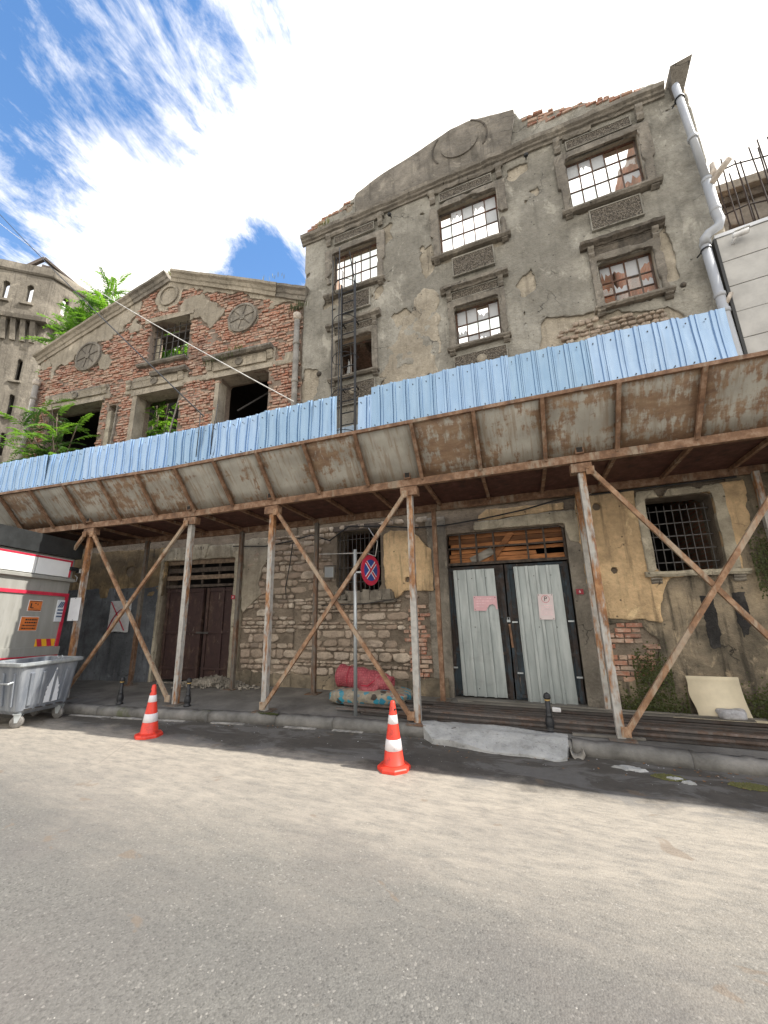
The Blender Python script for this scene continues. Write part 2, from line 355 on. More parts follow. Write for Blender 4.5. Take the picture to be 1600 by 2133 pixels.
# --- ground
def groundmat():
    n = N('old_asphalt'); x, y, z = n.xyz()
    vc = n.voro(88, out='Color'); vd = n.voro(88); vs = n.voro(190, out='Color')
    g = n.ramp(n.xyz(vc)[0], [(0, (.060, .057, .050)), (.2, (.116, .111, .097)), (.7, (.147, .141, .124)), (.96, (.172, .165, .145)), (1, (.31, .29, .255))])
    g = n.mix(.35, g, n.ramp(n.xyz(vs)[1], [(0, (.075, .071, .063)), (.6, (.134, .129, .113)), (1, (.23, .217, .191))]))
    g = n.mix(n.step(vd, .62, .95), g, (.125, .119, .105))
    big = n.noise(.55, 5, .6, dist=.4); wear = n.noise(1.6, 7, .65)
    trk = n.noise(1.1, 5, .6, n.vec((.13, 1.0, 1), loc=(3, 2, 0)), .3); vio = n.noise(.7, 5, .6, n.vec((.8, 1, 1), loc=(8, 1, 0)))
    c = n.mix(n.math('MULTIPLY', n.step(big, .42, .66), .5), g, n.mix(.5, g, (.12, .108, .10)))
    c = n.mix(n.math('MULTIPLY', n.step(trk, .46, .62), .5), c, n.mix(.45, c, (.10, .095, .088)))
    c = n.mix(n.math('MULTIPLY', n.step(vio, .52, .64), .35), c, n.mix(.5, c, (.14, .119, .108)))
    # dust washed to the street side of the road
    yy = n.math('ADD', y, n.math('MULTIPLY', n.math('SUBTRACT', n.noise(.8, 7, .68, n.vec((.55, 1.5, 1))), .5), 2.6))
    dust = n.math('MULTIPLY', n.step(yy, 1.9, 3.9), n.step(n.noise(9, 9, .80, n.vec((.45, 1.5, 1))), .16, .70))
    c = n.mix(n.math('MULTIPLY', dust, .82), c, (.40, .352, .282))
    # damp grime beside the kerb and pale scuffs, painted darker to deepen canopy shade
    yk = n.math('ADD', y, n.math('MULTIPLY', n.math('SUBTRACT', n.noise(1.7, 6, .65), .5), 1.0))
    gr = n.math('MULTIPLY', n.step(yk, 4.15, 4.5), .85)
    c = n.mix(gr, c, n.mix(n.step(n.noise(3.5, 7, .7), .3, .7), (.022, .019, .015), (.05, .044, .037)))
    pt = n.math('MULTIPLY', n.step(n.noise(1.25, 9, .68, n.vec((1, 2.3, 1), loc=(4, 1, 0)), .8), .49, .565), n.step(y, 4.1, 4.35))
    c = n.mix(n.math('MULTIPLY', pt, n.math('MULTIPLY_ADD', n.noise(14, 5, .7), .7, .35)), c, (.145, .138, .126))
    st = n.math('MULTIPLY', n.step(n.noise(1.9, 4, .5, n.vec((1, 1.6, 1), loc=(7, 3, 0)), .5), .665, .70), .5)
    c = n.mix(st, c, (.17, .125, .085))
    ck = n.voro(.42, 'DISTANCE_TO_EDGE', v=n.mix(.35, n.P, n.new('ShaderNodeTexNoise').outputs[1], 'ADD'))
    ckm = n.math('MULTIPLY', n.step(ck, .007, .002), n.step(n.noise(.5, 3), .48, .56))
    c = n.mix(n.math('MULTIPLY', ckm, .22), c, (.07, .063, .055))
    h = n.math('ADD', n.math('SUBTRACT', 1.0, vd), n.math('MULTIPLY', n.noise(180, 3, .6), .6))
    h = n.math('MULTIPLY', h, n.math('SUBTRACT', 1.0, n.math('MULTIPLY', dust, .7)))
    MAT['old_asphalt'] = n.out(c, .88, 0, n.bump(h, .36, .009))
    n = N('paving_concrete'); f = n.noise(1.4, 7, .62, dist=.4)
    c = n.ramp(f, [(.3, (.085, .08, .072)), (.5, (.15, .143, .13)), (.72, (.24, .228, .205))])
    c = n.mix(n.math('MULTIPLY', n.step(n.noise(4, 6, .7), .54, .68), .5), c, (.07, .063, .053))
    c = n.mix(n.math('MULTIPLY', n.step(n.noise(1.8, 5, .6, n.vec((1, 1, 1), loc=(5, 5, 0))), .62, .70), .6), c, (.09, .10, .035))
    MAT['paving_concrete'] = n.out(c, .85, 0, n.bump(n.math('ADD', n.noise(30, 6, .7), n.noise(6, 4)), .4, .02))
    n = N('kerb_concrete'); f = n.noise(3, 7, .65)
    c = n.ramp(f, [(.3, (.09, .085, .075)), (.5, (.165, .158, .143)), (.75, (.27, .255, .23))])
    c = n.mix(n.math('MULTIPLY', n.step(n.noise(1.3, 5, .6, n.vec((1, 1, .5))), .6, .68), .7), c, (.075, .085, .025))
    MAT['kerb_concrete'] = n.out(c, .88, 0, n.bump(n.noise(30, 6, .7), .5, .02))
    n = N('ramp_concrete'); f = n.noise(3.2, 7, .65)
    c = n.ramp(f, [(.3, (.24, .24, .226)), (.5, (.40, .402, .385)), (.75, (.52, .522, .50))])
    c = n.mix(n.math('MULTIPLY', n.step(n.noise(20, 5, .7), .56, .68), .5), c, (.12, .112, .10))
    MAT['ramp_concrete'] = n.out(c, .88, 0, n.bump(n.math('ADD', n.noise(35, 6, .7), n.noise(7, 5)), .6, .03))
groundmat()

# ------------------------------------------------------------------ geometry helpers
def tag(o, label=None, cat=None, group=None, kind=None):
    if label: o['label'] = label
    if cat: o['category'] = cat
    if group: o['group'] = group
    if kind: o['kind'] = kind
    return o
def empty(name, loc=(0, 0, 0), rz=0, parent=None):
    o = bpy.data.objects.new(name, None); col.objects.link(o); o.location = loc; o.rotation_euler = (0, 0, rz); o.empty_display_size = .2
    if parent: o.parent = parent
    return o
def link(name, me, parent=None, loc=(0, 0, 0), rot=(0, 0, 0), sc=(1, 1, 1)):
    o = bpy.data.objects.new(name, me); col.objects.link(o); o.location = loc; o.rotation_euler = rot; o.scale = sc
    if parent: o.parent = parent
    return o
class MB:
    def __init__(s): s.v = []; s.f = []; s.mi = []; s.m = 0
    def add(s, vs, fs):
        b = len(s.v); s.v += [tuple(p) for p in vs]
        for f in fs: s.f.append(tuple(b+i for i in f)); s.mi.append(s.m)
        return s
    def box(s, x0, x1, y0, y1, z0, z1, j=0):
        r = lambda: rnd.uniform(-j, j) if j else 0
        vs = [(x+r(), y+r(), z+r()) for x in (x0, x1) for y in (y0, y1) for z in (z0, z1)]
        return s.add(vs, [(0, 1, 3, 2), (4, 6, 7, 5), (0, 4, 5, 1), (2, 3, 7, 6), (0, 2, 6, 4), (1, 5, 7, 3)])
    def bar(s, a, b, w, h, up=(0, 0, 1)):          # rectangular bar from a to b
        a = Vector(a); b = Vector(b); d = (b-a).normalized(); u = Vector(up)
        if abs(d.dot(u)) > .98: u = Vector((0, 1, 0))
        x = d.cross(u).normalized()*(w/2); y = x.cross(d).normalized()*(h/2)
        vs = [p+sx*x+sy*y for p in (a, b) for sx, sy in ((-1, -1), (1, -1), (1, 1), (-1, 1))]
        return s.add(vs, [(3, 2, 1, 0), (4, 5, 6, 7), (0, 1, 5, 4), (1, 2, 6, 5), (2, 3, 7, 6), (3, 0, 4, 7)])
    def tube(s, pts, r, n=8, cap=True):
        pts = [Vector(p) for p in pts]; rs = r if isinstance(r, (list, tuple)) else [r]*len(pts)
        b = len(s.v); prev = None
        for i, p in enumerate(pts):
            d = (pts[min(i+1, len(pts)-1)]-pts[max(i-1, 0)]).normalized()
            if prev is None:
                u = Vector((0, 0, 1)) if abs(d.z) < .9 else Vector((1, 0, 0)); x = d.cross(u).normalized()
            else: x = (prev-d*prev.dot(d)).normalized()
            y = d.cross(x); prev = x
            for k in range(n):
                a = 2*PI*k/n; s.v.append(tuple(p+(x*math.cos(a)+y*math.sin(a))*rs[i]))
        for i in range(len(pts)-1):
            for k in range(n):
                k2 = (k+1) % n; s.f.append((b+i*n+k, b+i*n+k2, b+(i+1)*n+k2, b+(i+1)*n+k)); s.mi.append(s.m)
        if cap:
            s.f.append(tuple(b+k for k in range(n))[::-1]); s.f.append(tuple(b+(len(pts)-1)*n+k for k in range(n))); s.mi += [s.m, s.m]
        return s
    def lathe(s, prof, n=20, c=(0, 0, 0)):
        b = len(s.v)
        for r, z in prof:
            for k in range(n):
                a = 2*PI*k/n; s.v.append((c[0]+r*math.cos(a), c[1]+r*math.sin(a), c[2]+z))
        for i in range(len(prof)-1):
            for k in range(n):
                k2 = (k+1) % n; s.f.append((b+i*n+k, b+i*n+k2, b+(i+1)*n+k2, b+(i+1)*n+k)); s.mi.append(s.m)
        s.f.append(tuple(b+k for k in range(n))[::-1]); s.f.append(tuple(b+(len(prof)-1)*n+k for k in range(n))); s.mi += [s.m]*2
        return s
    def prism(s, poly, y0, y1):                    # poly in x,z (ccw seen from -y), extruded y0 (front) -> y1
        n = len(poly); vs = [(x, y0, z) for x, z in poly]+[(x, y1, z) for x, z in poly]
        fs = [tuple(range(n)), tuple(range(2*n-1, n-1, -1))]+[((i+1) % n, i, n+i, n+(i+1) % n) for i in range(n)]
        return s.add(vs, fs)
    def profile(s, prof, x0, x1, nseg=1, j=0):     # prof in (y,z), swept along x
        n = len(prof); b = len(s.v)
        for i in range(nseg+1):
            x = x0+(x1-x0)*i/nseg; dy = rnd.uniform(-j, j); dz = rnd.uniform(-j, j)
            for y, z in prof: s.v.append((x, y+dy+rnd.uniform(-j, j)*.6, z+dz+rnd.uniform(-j, j)*.6))
        for i in range(nseg):
            for k in range(n):
                k2 = (k+1) % n; s.f.append((b+i*n+k, b+(i+1)*n+k, b+(i+1)*n+k2, b+i*n+k2)); s.mi.append(s.m)
        s.f.append(tuple(b+k for k in range(n))); s.f.append(tuple(b+nseg*n+k for k in range(n))[::-1]); s.mi += [s.m]*2
        return s
    def map(s, fn): s.v = [tuple(fn(*p)) for p in s.v]; return s
    def mesh(s, name, mats, smooth=False, bevel=0):
        me = bpy.data.meshes.new(name); me.from_pydata(s.v, [], s.f)
        for m in (mats if isinstance(mats, (list, tuple)) else [mats]): me.materials.append(MAT[m] if isinstance(m, str) else m)
        if any(s.mi): me.polygons.foreach_set('material_index', s.mi)
        bm = bmesh.new(); bm.from_mesh(me); bmesh.ops.recalc_face_normals(bm, faces=bm.faces)
        if bevel: bmesh.ops.bevel(bm, geom=bm.edges[:], offset=bevel, segments=2, affect='EDGES', profile=.6, clamp_overlap=True)
        bm.to_mesh(me); bm.free()
        if smooth: me.polygons.foreach_set('use_smooth', [True]*len(me.polygons))
        me.update(); return me
    def build(s, name, mats, parent=None, smooth=False, bevel=0, loc=(0, 0, 0), rot=(0, 0, 0)):
        return link(name, s.mesh(name, mats, smooth, bevel), parent, loc, rot)

# value noise on arrays
def _h(i, j, seed):
    v = np.sin(i*127.1+j*311.7+seed*74.7)*43758.5453; return v-np.floor(v)
def vn(x, z, s=1., seed=0, oct=4, rough=.5):
    x = np.asarray(x, float)*s; z = np.asarray(z, float)*s; t = 0; a = 1; tot = 0
    for o in range(oct):
        xi = np.floor(x); zi = np.floor(z); fx = x-xi; fz = z-zi; fx = fx*fx*(3-2*fx); fz = fz*fz*(3-2*fz)
        v = (_h(xi, zi, seed+o)*(1-fx)+_h(xi+1, zi, seed+o)*fx)*(1-fz)+(_h(xi, zi+1, seed+o)*(1-fx)+_h(xi+1, zi+1, seed+o)*fx)*fz
        t = t+a*v; tot += a; a *= rough; x = x*2.03+13.1; z = z*2.03+7.7
    return t/tot
def sdr(X, Z, r):                                  # signed distance to rect, negative inside
    x0, x1, z0, z1 = r; dx = np.maximum(x0-X, X-x1); dz = np.maximum(z0-Z, Z-z1)
    return np.maximum(dx, dz)
def sdc(X, Z, cx, cz, r): return np.hypot(X-cx, Z-cz)-r
def sdarch(X, Z, cx, hw, z0, z1):                  # round-headed opening
    return np.minimum(sdr(X, Z, (cx-hw, cx+hw, z0, z1-hw)), np.where(Z > z1-hw-.01, sdc(X, Z, cx, z1-hw, hw), 9))
def sdpoly(X, Z, pts):                             # signed distance to polygon, positive inside
    d = np.full(X.shape, 1e9); ins = np.zeros(X.shape, bool); n = len(pts)
    for i in range(n):
        ax, az = pts[i]; bx, bz = pts[(i+1) % n]
        ex, ez = bx-ax, bz-az; t = np.clip(((X-ax)*ex+(Z-az)*ez)/(ex*ex+ez*ez+1e-12), 0, 1)
        d = np.minimum(d, np.hypot(X-ax-t*ex, Z-az-t*ez))
        c = ((az > Z) != (bz > Z)) & (X < (bx-ax)*(Z-az)/((bz-az) if abs(bz-az) > 1e-9 else 1e-9)+ax); ins ^= c
    return np.where(ins, d, -d)
def grid(a, b, step, extra=()):
    g = list(np.linspace(a, b, max(2, int(round((b-a)/step))+1)))
    for e in extra:
        if a < e < b:
            i = min(range(len(g)), key=lambda k: abs(g[k]-e))
            if 0 < i < len(g)-1: g[i] = e
    return np.array(sorted(g))
def sheet(name, mat, parent, x0, x1, z0, z1, step, F, Y=0., thick=.03, disp=None, ex=(), ez=(), back=False, smooth=True):
    """wall-like slab: front face follows the field F(X,Z)>0, with real depth at every edge and opening"""
    xs = grid(x0, x1, step, ex); zs = grid(z0, z1, step, ez); X, Z = np.meshgrid(xs, zs, indexing='ij')
    f = F(X, Z); f = np.where(np.abs(f) < 1e-5, 1e-5, f)
    D = disp(X, Z) if disp is not None else np.zeros(X.shape)
    nx, nz = X.shape; V = []; ids = {}; faces = []; rim = []
    inside = f > 0
    def gp(i, j):
        k = (i, j)
        if k not in ids: ids[k] = len(V); V.append((X[i, j], Y-D[i, j], Z[i, j]))
        return ids[k]
    def ep(a, b):
        k = (a, b) if a < b else (b, a)
        if k not in ids:
            fa, fb = f[a], f[b]; t = fa/(fa-fb)
            ids[k] = len(V); V.append((X[a]+(X[b]-X[a])*t, Y-(D[a]+(D[b]-D[a])*t), Z[a]+(Z[b]-Z[a])*t))
        return ids[k]
    cnt = inside[:-1, :-1].astype(int)+inside[1:, :-1]+inside[1:, 1:]+inside[:-1, 1:]
    for i, j in zip(*np.nonzero(cnt)):
        cs = ((i, j), (i+1, j), (i+1, j+1), (i, j+1))
        if cnt[i, j] == 4: faces.append(tuple(gp(*c) for c in cs)); continue
        poly = []; kinds = []
        for k in range(4):
            a, b = cs[k], cs[(k+1) % 4]
            if inside[a]: poly.append(gp(*a)); kinds.append(0)
            if inside[a] != inside[b]: poly.append(ep(a, b)); kinds.append(1 if inside[a] else 2)
        if len(poly) < 3: continue
        faces.append(tuple(poly))
        for k in range(len(poly)):
            if kinds[k] == 1: rim.append((poly[k], poly[(k+1) % len(poly)]))
    for i in range(nx-1):                          # outer border of the grid
        for j, s in ((0, 1), (nz-1, -1)):
            if inside[i, j] and inside[i+1, j]: rim.append((gp(i, j), gp(i+1, j)) if s > 0 else (gp(i+1, j), gp(i, j)))
    for j in range(nz-1):
        for i, s in ((0, -1), (nx-1, 1)):
            if inside[i, j] and inside[i, j+1]: rim.append((gp(i, j), gp(i, j+1)) if s > 0 else (gp(i, j+1), gp(i, j)))
    bk = {}
    def bp(k):
        if k not in bk: bk[k] = len(V); V.append((V[k][0], Y+thick, V[k][2]))
        return bk[k]
    nf = len(faces); side = [(b, a, bp(a), bp(b)) for a, b in rim]
    if back: side += [tuple(bp(k) for k in fc[::-1]) for fc in faces[:nf]]
    me = bpy.data.meshes.new(name); me.from_pydata(V, [], faces+side); me.materials.append(MAT[mat])
    if smooth: me.polygons.foreach_set('use_smooth', [True]*nf+[False]*len(side))
    me.update()
    return link(name, me, parent)
def text_mesh(name, body, size, mat, ext=.001):
    cu = bpy.data.curves.new(name, 'FONT'); cu.body = body; cu.size = size; cu.extrude = ext; cu.align_x = 'CENTER'; cu.align_y = 'CENTER'
    o = bpy.data.objects.new('tmp', cu); col.objects.link(o)
    me = bpy.data.meshes.new_from_object(o.evaluated_get(bpy.context.evaluated_depsgraph_get())); bpy.data.objects.remove(o)
    me.name = name; me.materials.clear(); me.materials.append(MAT[mat]); return me

# ------------------------------------------------------------------ ground
g = MB(); g.add([(-300, -300, 0), (300, -300, 0), (300, 300, 0), (-300, 300, 0)], [(0, 1, 2, 3)])
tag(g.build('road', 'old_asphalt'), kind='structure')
KX = [-40, -14, -9, -6.14, -4.15, -2.5, .3, 1.3, 3, 8, 30]; KY = [.4, 3.9, 4.5, 4.83, 5.17, 5.34, 5.3, 5.27, 5.25, 5.2, 5.2]
ky = lambda x: float(np.interp(x, KX, KY))
g = MB(); xs = [-40, -25]+list(np.arange(-16, 9, .5))+[15, 30]
for a, b in zip(xs[:-1], xs[1:]):
    g.add([(a, ky(a)+.12, .128), (b, ky(b)+.12, .128), (b, 7.6, .128), (a, 7.6, .128)], [(0, 1, 2, 3)])
tag(g.build('pavement', 'paving_concrete'), kind='structure')
kerb = tag(empty('kerb'), kind='structure')
x = -16.
while x < 8:
    L = rnd.uniform(.9, 1.15); a = Vector((x+.002, ky(x), 0)); b = Vector((x+L-.002, ky(x+L), 0)); d = (b-a); ln = d.length
    k = MB(); dz = rnd.uniform(-.006, .006)
    k.profile([(0, -.02), (.0, .085), (.02, .118), (.055, .132), (.15, .134), (.15, -.02)], 0, ln, 14, .007)
    k.build('kerb_stone', 'kerb_concrete', kerb, True, 0, (a.x, a.y, dz), (0, 0, math.atan2(d.y, d.x)+rnd.uniform(-.004, .004)))
    x += L
gs = tag(empty('gutter_strip'), kind='structure')
for x0, x1 in ((-7.6, -6.75), (-6.7, -5.35), (-4.9, -4.35), (-3.7, -3.2), (-2.95, -2.5)):
    MB().profile([(-.075, -.01), (-.075, .006), (-.012, .009), (-.012, -.01)], 0, x1-x0, 8, .004).build('gutter_stone', 'pale_strip', gs, False, 0, (x0, ky(x0), 0), (0, 0, math.atan2(ky(x1)-ky(x0), x1-x0)))
# ramp of poured concrete over the kerb
def rampF(X, Z): return sdpoly(X, Z, [(-1.72, 5.5), (-1.68, 5.36), (-1.5, 5.14), (-.9, 5.08), (-.1, 5.03), (.02, 5.1), (.05, 5.3), (.06, 5.52), (-.9, 5.66), (-1.6, 5.6)])+(vn(X, Z, 3.5, 5)-.5)*.10
o = sheet('concrete_ramp', 'ramp_concrete', None, -1.85, .2, 4.9, 5.75, .03, rampF, 0, .2,
          lambda X, Z: .012+np.clip((Z-5.04)/.34, 0, 1)**.8*.135+(vn(X, Z, 6, 3)-.5)*.035)
o.data.transform(Matrix(((1, 0, 0, 0), (0, 0, 1, 0), (0, -1, 0, 0), (0, 0, 0, 1))))
tag(o, 'rough grey concrete ramp poured over the kerb before the sheeted door', 'ramp')

# ------------------------------------------------------------------ masonry units
def stone_variant(k):
    n = rnd.choice((7, 8, 9)); m = MB(); ring = []
    for i in range(n):
        a = 2*PI*(i+.5*rnd.random())/n; c, s_ = math.cos(a), math.sin(a); q = max(abs(c), abs(s_))**.88
        ring.append((c/q*.5*rnd.uniform(.93, 1.05), s_/q*.5*rnd.uniform(.92, 1.04)))
    a = [(x, .9, z) for x, z in ring]; b = [(x, -.05, z) for x, z in ring]
    b = [(x, -.18, z) for x, z in ring]; c = [(x*.90, -.42+rnd.uniform(-.14, .14), z*.86) for x, z in ring]; d = [(x*.5, -.52+rnd.uniform(-.2, .2), z*.5) for x, z in ring]
    fs = [(r*n+i, r*n+(i+1) % n, (r+1)*n+(i+1) % n, (r+1)*n+i) for r in range(3) for i in range(n)]+[tuple(range(3*n, 4*n))]
    m.add(a+b+c+d, fs); return m.mesh('stone', 'rubble_stone', True)
STONES = [stone_variant(k) for k in range(22)]
def brick_variant(k):
    m = MB(); j = lambda a: rnd.uniform(-a, a)
    o = [(sx*.5+j(.02), -.35+j(.1), sz*.5+j(.05)) for sx, sz in ((-1, -1), (1, -1), (1, 1), (-1, 1))]
    f = [(sx*.46+j(.03), -.6+j(.22), sz*.40+j(.07)) for sx, sz in ((-1, -1), (1, -1), (1, 1), (-1, 1))]
    b = [(sx*.5, .6, sz*.5) for sx, sz in ((-1, -1), (1, -1), (1, 1), (-1, 1))]
    m.add(b+o+f, [(r*4+i, r*4+(i+1) % 4, r*4+4+(i+1) % 4, r*4+4+i) for r in range(2) for i in range(4)]+[(8, 9, 10, 11)])
    return m.mesh('brick', 'old_brick')
BRICKS = [brick_variant(k) for k in range(16)]
def place_units(name, fill, parent, units, variants, mat, limit, keyf):
    """units: (x, y, z, w, depth, h, tilt). The largest in view are parts of their own, the rest one joined part."""
    units.sort(key=keyf)
    for (x, y, z, w, d, h, t) in units[:limit]:
        link(name, rnd.choice(variants), parent, (x, y, z), (0, t, 0), (w, d, h))
    rest = units[limit:]
    if rest:
        m = MB(); cache = {}
        for (x, y, z, w, d, h, t) in rest:
            v = rnd.choice(variants)
            if v.name not in cache: cache[v.name] = ([tuple(p.co) for p in v.vertices], [tuple(p.vertices) for p in v.polygons])
            vs, fs = cache[v.name]; ct, st = math.cos(t), math.sin(t)
            m.add([(x+px*w*ct+pz*h*st, y+py*d, z-px*w*st+pz*h*ct) for px, py, pz in vs], fs)
        o = m.build(fill, mat, parent); tag(o, kind='stuff')
def rubble(F, x0, x1, z0, z1, y, hr=(.085, .19), wr=(.12, .34), dep=.07):
    u = []; z = z0
    while z < z1:
        h = rnd.uniform(*hr) if rnd.random() > .22 else rnd.uniform(.05, .075); x = x0-rnd.random()*.2
        while x < x1:
            w = rnd.uniform(*wr)*(.8+.9*(h > .13)) if rnd.random() > .3 else rnd.uniform(.08, .15)
            hh = h*rnd.uniform(.80, 1.02); cx, cz = x+w/2, z+h/2+rnd.uniform(-.008, .008)
            P = np.array([[cx, cz], [cx-w*.4, cz-hh*.4], [cx+w*.4, cz+hh*.4], [cx+w*.4, cz-hh*.4], [cx-w*.4, cz+hh*.4]])
            if (F(P[:, 0], P[:, 1]) > 0).all() and rnd.random() > .07:
                u.append((cx, y-rnd.uniform(-.012, .02), cz, w*rnd.uniform(.94, 1.0), dep*rnd.uniform(.6, 1.15), hh*.98, rnd.uniform(-.05, .05)))
            x += w+rnd.uniform(.004, .014)
        z += h+rnd.uniform(.003, .009)
    return u
def courses(F, x0, x1, z0, z1, y, L=.205, H=.062, J=.012, dep=.05, miss=.05):
    u = []; z = z0; r = 0
    while z < z1:
        x = x0-(r % 2)*L*.5-rnd.random()*.04
        while x < x1:
            w = L if rnd.random() > .42 else L*.5
            cx, cz = x+w/2, z+H/2
            P = np.array([[cx, cz], [cx-w*.4, cz-H*.3], [cx+w*.4, cz+H*.3]])
            if (F(P[:, 0], P[:, 1]) > 0).all() and rnd.random() > miss:
                u.append((cx, y-rnd.uniform(-.025, .02), cz+rnd.uniform(-.004, .004), w*rnd.uniform(.93, 1), dep, H*rnd.uniform(.86, 1), rnd.gauss(0, .025)))
            x += w+J
        z += H+J; r += 1
    return u

# ------------------------------------------------------------------ windows and trim (x right, y into the wall, z up)
def jag(poly, a): return [(x+rnd.uniform(-a, a), z+rnd.uniform(-a, a)) for x, z in poly]
def grid_window(parent, x0, x1, z0, z1, xb, zb, y, cells, r=.014, mat='rusty_window'):
    """xb, zb: bar positions as fractions; cells: dict (col,row from top)->g glass, f frosted, b broken frosted, c broken clear"""
    m = MB(); W, H = x1-x0, z1-z0
    for a, b in (((x0, z0), (x1, z0)), ((x0, z1), (x1, z1)), ((x0, z0), (x0, z1)), ((x1, z0), (x1, z1))):
        m.bar((a[0], y, a[1]), (b[0], y, b[1]), .035, .035, (0, 1, 0))
    for f in xb: m.bar((x0+W*f, y, z0), (x0+W*f+rnd.uniform(-.008, .008), y, z1), r*1.5, .03, (0, 1, 0))
    for f in zb: m.bar((x0, y-.004, z0+H*f), (x1, y-.004, z0+H*f+rnd.uniform(-.006, .006)), r*1.5, .026, (0, 1, 0))
    w = m.build('window', mat, parent)
    xs = [0]+list(xb)+[1]; zs = [0]+list(zb)+[1]
    for (c, q), kind in cells.items():
        rr = len(zs)-2-q
        a, b = x0+W*xs[c]+.008, x0+W*xs[c+1]-.008; lo, hi = z0+H*zs[rr]+.008, z0+H*zs[rr+1]-.008
        k = MB()
        if kind in 'gf': k.prism([(a, lo), (b, lo), (b, hi), (a, hi)], y+.008, y+.013)
        else:
            w_, h_ = b-a, hi-lo; s = rnd.random()
            pts = [(a, hi), (a, lo+h_*rnd.uniform(.1, .6)), (a+w_*.22, lo+h_*rnd.uniform(.35, .8)), (a+w_*.38, lo+h_*rnd.uniform(.2, .5)), (a+w_*.55, lo+h_*rnd.uniform(.5, .85)), (a+w_*.75, lo+h_*rnd.uniform(.3, .6)), (b, lo+h_*rnd.uniform(.3, .7)), (b, hi)]
            if s > .5: pts = [(x, lo+hi-z) for x, z in pts][::-1]
            k.prism(pts, y+.008, y+.013)
        k.build('pane', 'window_glass' if kind in 'gc' else 'frosted_glass', w)
    return w
def surround(parent, o, wl_, wt_, wb_, y, dep, mat='trim_render', bite=.05, seed=1, ears=0):
    x0, x1, z0, z1 = o
    def F(X, Z):
        out = -sdr(X, Z, (x0-wl_, x1+wl_, z0-wb_, z1+wt_))
        if ears: out = np.maximum(out, -sdr(X, Z, (x0-wl_-ears, x1+wl_+ears, z0+.45*(z1-z0), z1+wt_)))
        return np.minimum(out, sdr(X, Z, o))-np.maximum(0, vn(X, Z, 3.1, seed)-.60)*bite*8
    return sheet('window_surround', mat, parent, x0-wl_-ears-.03, x1+wl_+ears+.03, z0-wb_-.03, z1+wt_+.03, .05, F, y-dep, dep+.02,
                 lambda X, Z: (vn(X, Z, 12, seed)-.5)*.014, ex=(x0, x1), ez=(z0, z1))
def sill(parent, x0, x1, z, y, h=.07, out=.11, mat='trim_render', name='sill'):
    return MB().profile([(y-out, z), (y-out, z-h*.5), (y-out*.7, z-h), (y+.05, z-h), (y+.05, z)], x0, x1, 9, .006).build(name, mat, parent)
def console(parent, x, z, y, w=.09, h=.2, out=.09, mat='trim_render'):
    m = MB(); P = [(0, 0), (-out, 0), (-out, -h*.25), (-out*.55, -h*.5), (-out*.75, -h*.75), (-out*.4, -h), (0, -h)]
    m.profile([(y+a, z+b) for a, b in P], x-w/2, x+w/2, 2, .004); return m.build('console', mat, parent)
def relief(parent, x0, x1, z0, z1, y, mat='trim_render', amp=.022, seed=3, name='relief_panel', boss=None):
    peb = mat == 'trim_render'; bm_ = 'grey_render' if peb else mat; mat = 'pebbledash' if peb else mat
    def D(X, Z):
        d = -sdr(X, Z, (x0, x1, z0, z1)); edge = d < .035
        return np.where(edge, .02, .004+vn(X, Z, 26, seed, 2)*amp)
    p = sheet(name, mat, parent, x0, x1, z0, z1, .016, lambda X, Z: X*0+1, y, .03, D)
    k = MB(); e = .022
    for a in ((x0-e, x1+e, z0-e, z0), (x0-e, x1+e, z1, z1+e), (x0-e, x0, z0, z1), (x1, x1+e, z0, z1)): k.box(a[0], a[1], y-.028, y+.02, a[2], a[3], .003)
    k.build('panel_border', bm_, p)
    if boss: MB().lathe([(.10, 0), (.10, .03), (.08, .045)], 16).map(lambda a, b, c: (boss[0]+a, y-.012-c, boss[1]+b)).build('boss', 'pale_render', p)
    return p

# ================================================================== tall grey ruin
T = tag(empty('ruined_factory', (0, 7.1, 0)), 'tall roofless grey rendered factory ruin with a broken pediment and gridded windows', 'building')
RX = [-5.02, -4.76, -4.53, -3.5, -3.4, -2.75, -1.77, -.91, -.49, .54, .55, .61, 1.23, 1.48, 1.84, 2.24, 2.5, 2.71, 2.96, 3.15, 3.17, 3.25, 3.28, 3.6]
RZ = [11.55, 11.68, 11.73, 11.99, 12.08, 12.32, 12.52, 12.75, 12.75, 12.46, 12.18, 12.18, 12.03, 11.93, 11.83, 11.70, 11.67, 11.57, 11.57, 11.5, 11.3, 11.29, 11.45, 11.45]
roof = lambda X: np.interp(X, RX, RZ)
UP = [(-4.12, -2.88, 9.20, 10.44), (-1.36, -.06, 9.20, 10.52), (1.32, 2.60, 9.20, 10.52)]
LO = [(-3.98, -3.05, 6.84, 7.82), (-1.15, -.24, 6.84, 7.80), (1.57, 2.44, 6.88, 7.84)]
ODR = (-1.66, .42, .0, 2.96); OMW = (-3.95, -2.95, 1.98, 3.2); ORW = (1.61, 2.48, 2.09, 3.25)
def openings(X, Z, rects, j=0, seed=0):
    d = np.full(np.shape(X), 9.)
    for r in rects: d = np.minimum(d, sdr(X, Z, r))
    return d-(np.maximum(0, vn(X, Z, 4, seed)-.5)*j if j else 0)
def tallF(X, Z):
    jg = (vn(X, X*0+3, 5, 2, 2)-.5)*.16*((X < -3.4) | (X > .55))
    return np.minimum(np.minimum(roof(X)+jg-Z, openings(X, Z, UP+LO)), np.minimum(X+4.95, 3.5-X))
ex = [v for r in UP+LO for v in r[:2]]; ez = [v for r in UP+LO for v in r[2:]]
sheet('wall', 'pale_render', T, -4.96, 3.51, 3.45, 12.85, .09, lambda X, Z: tallF(X, Z)-.005, .035, .24, lambda X, Z: (vn(X, Z, 2.2, 4)-.5)*.05+(vn(X, Z, 9, 8)-.5)*.02, ex, ez, True)
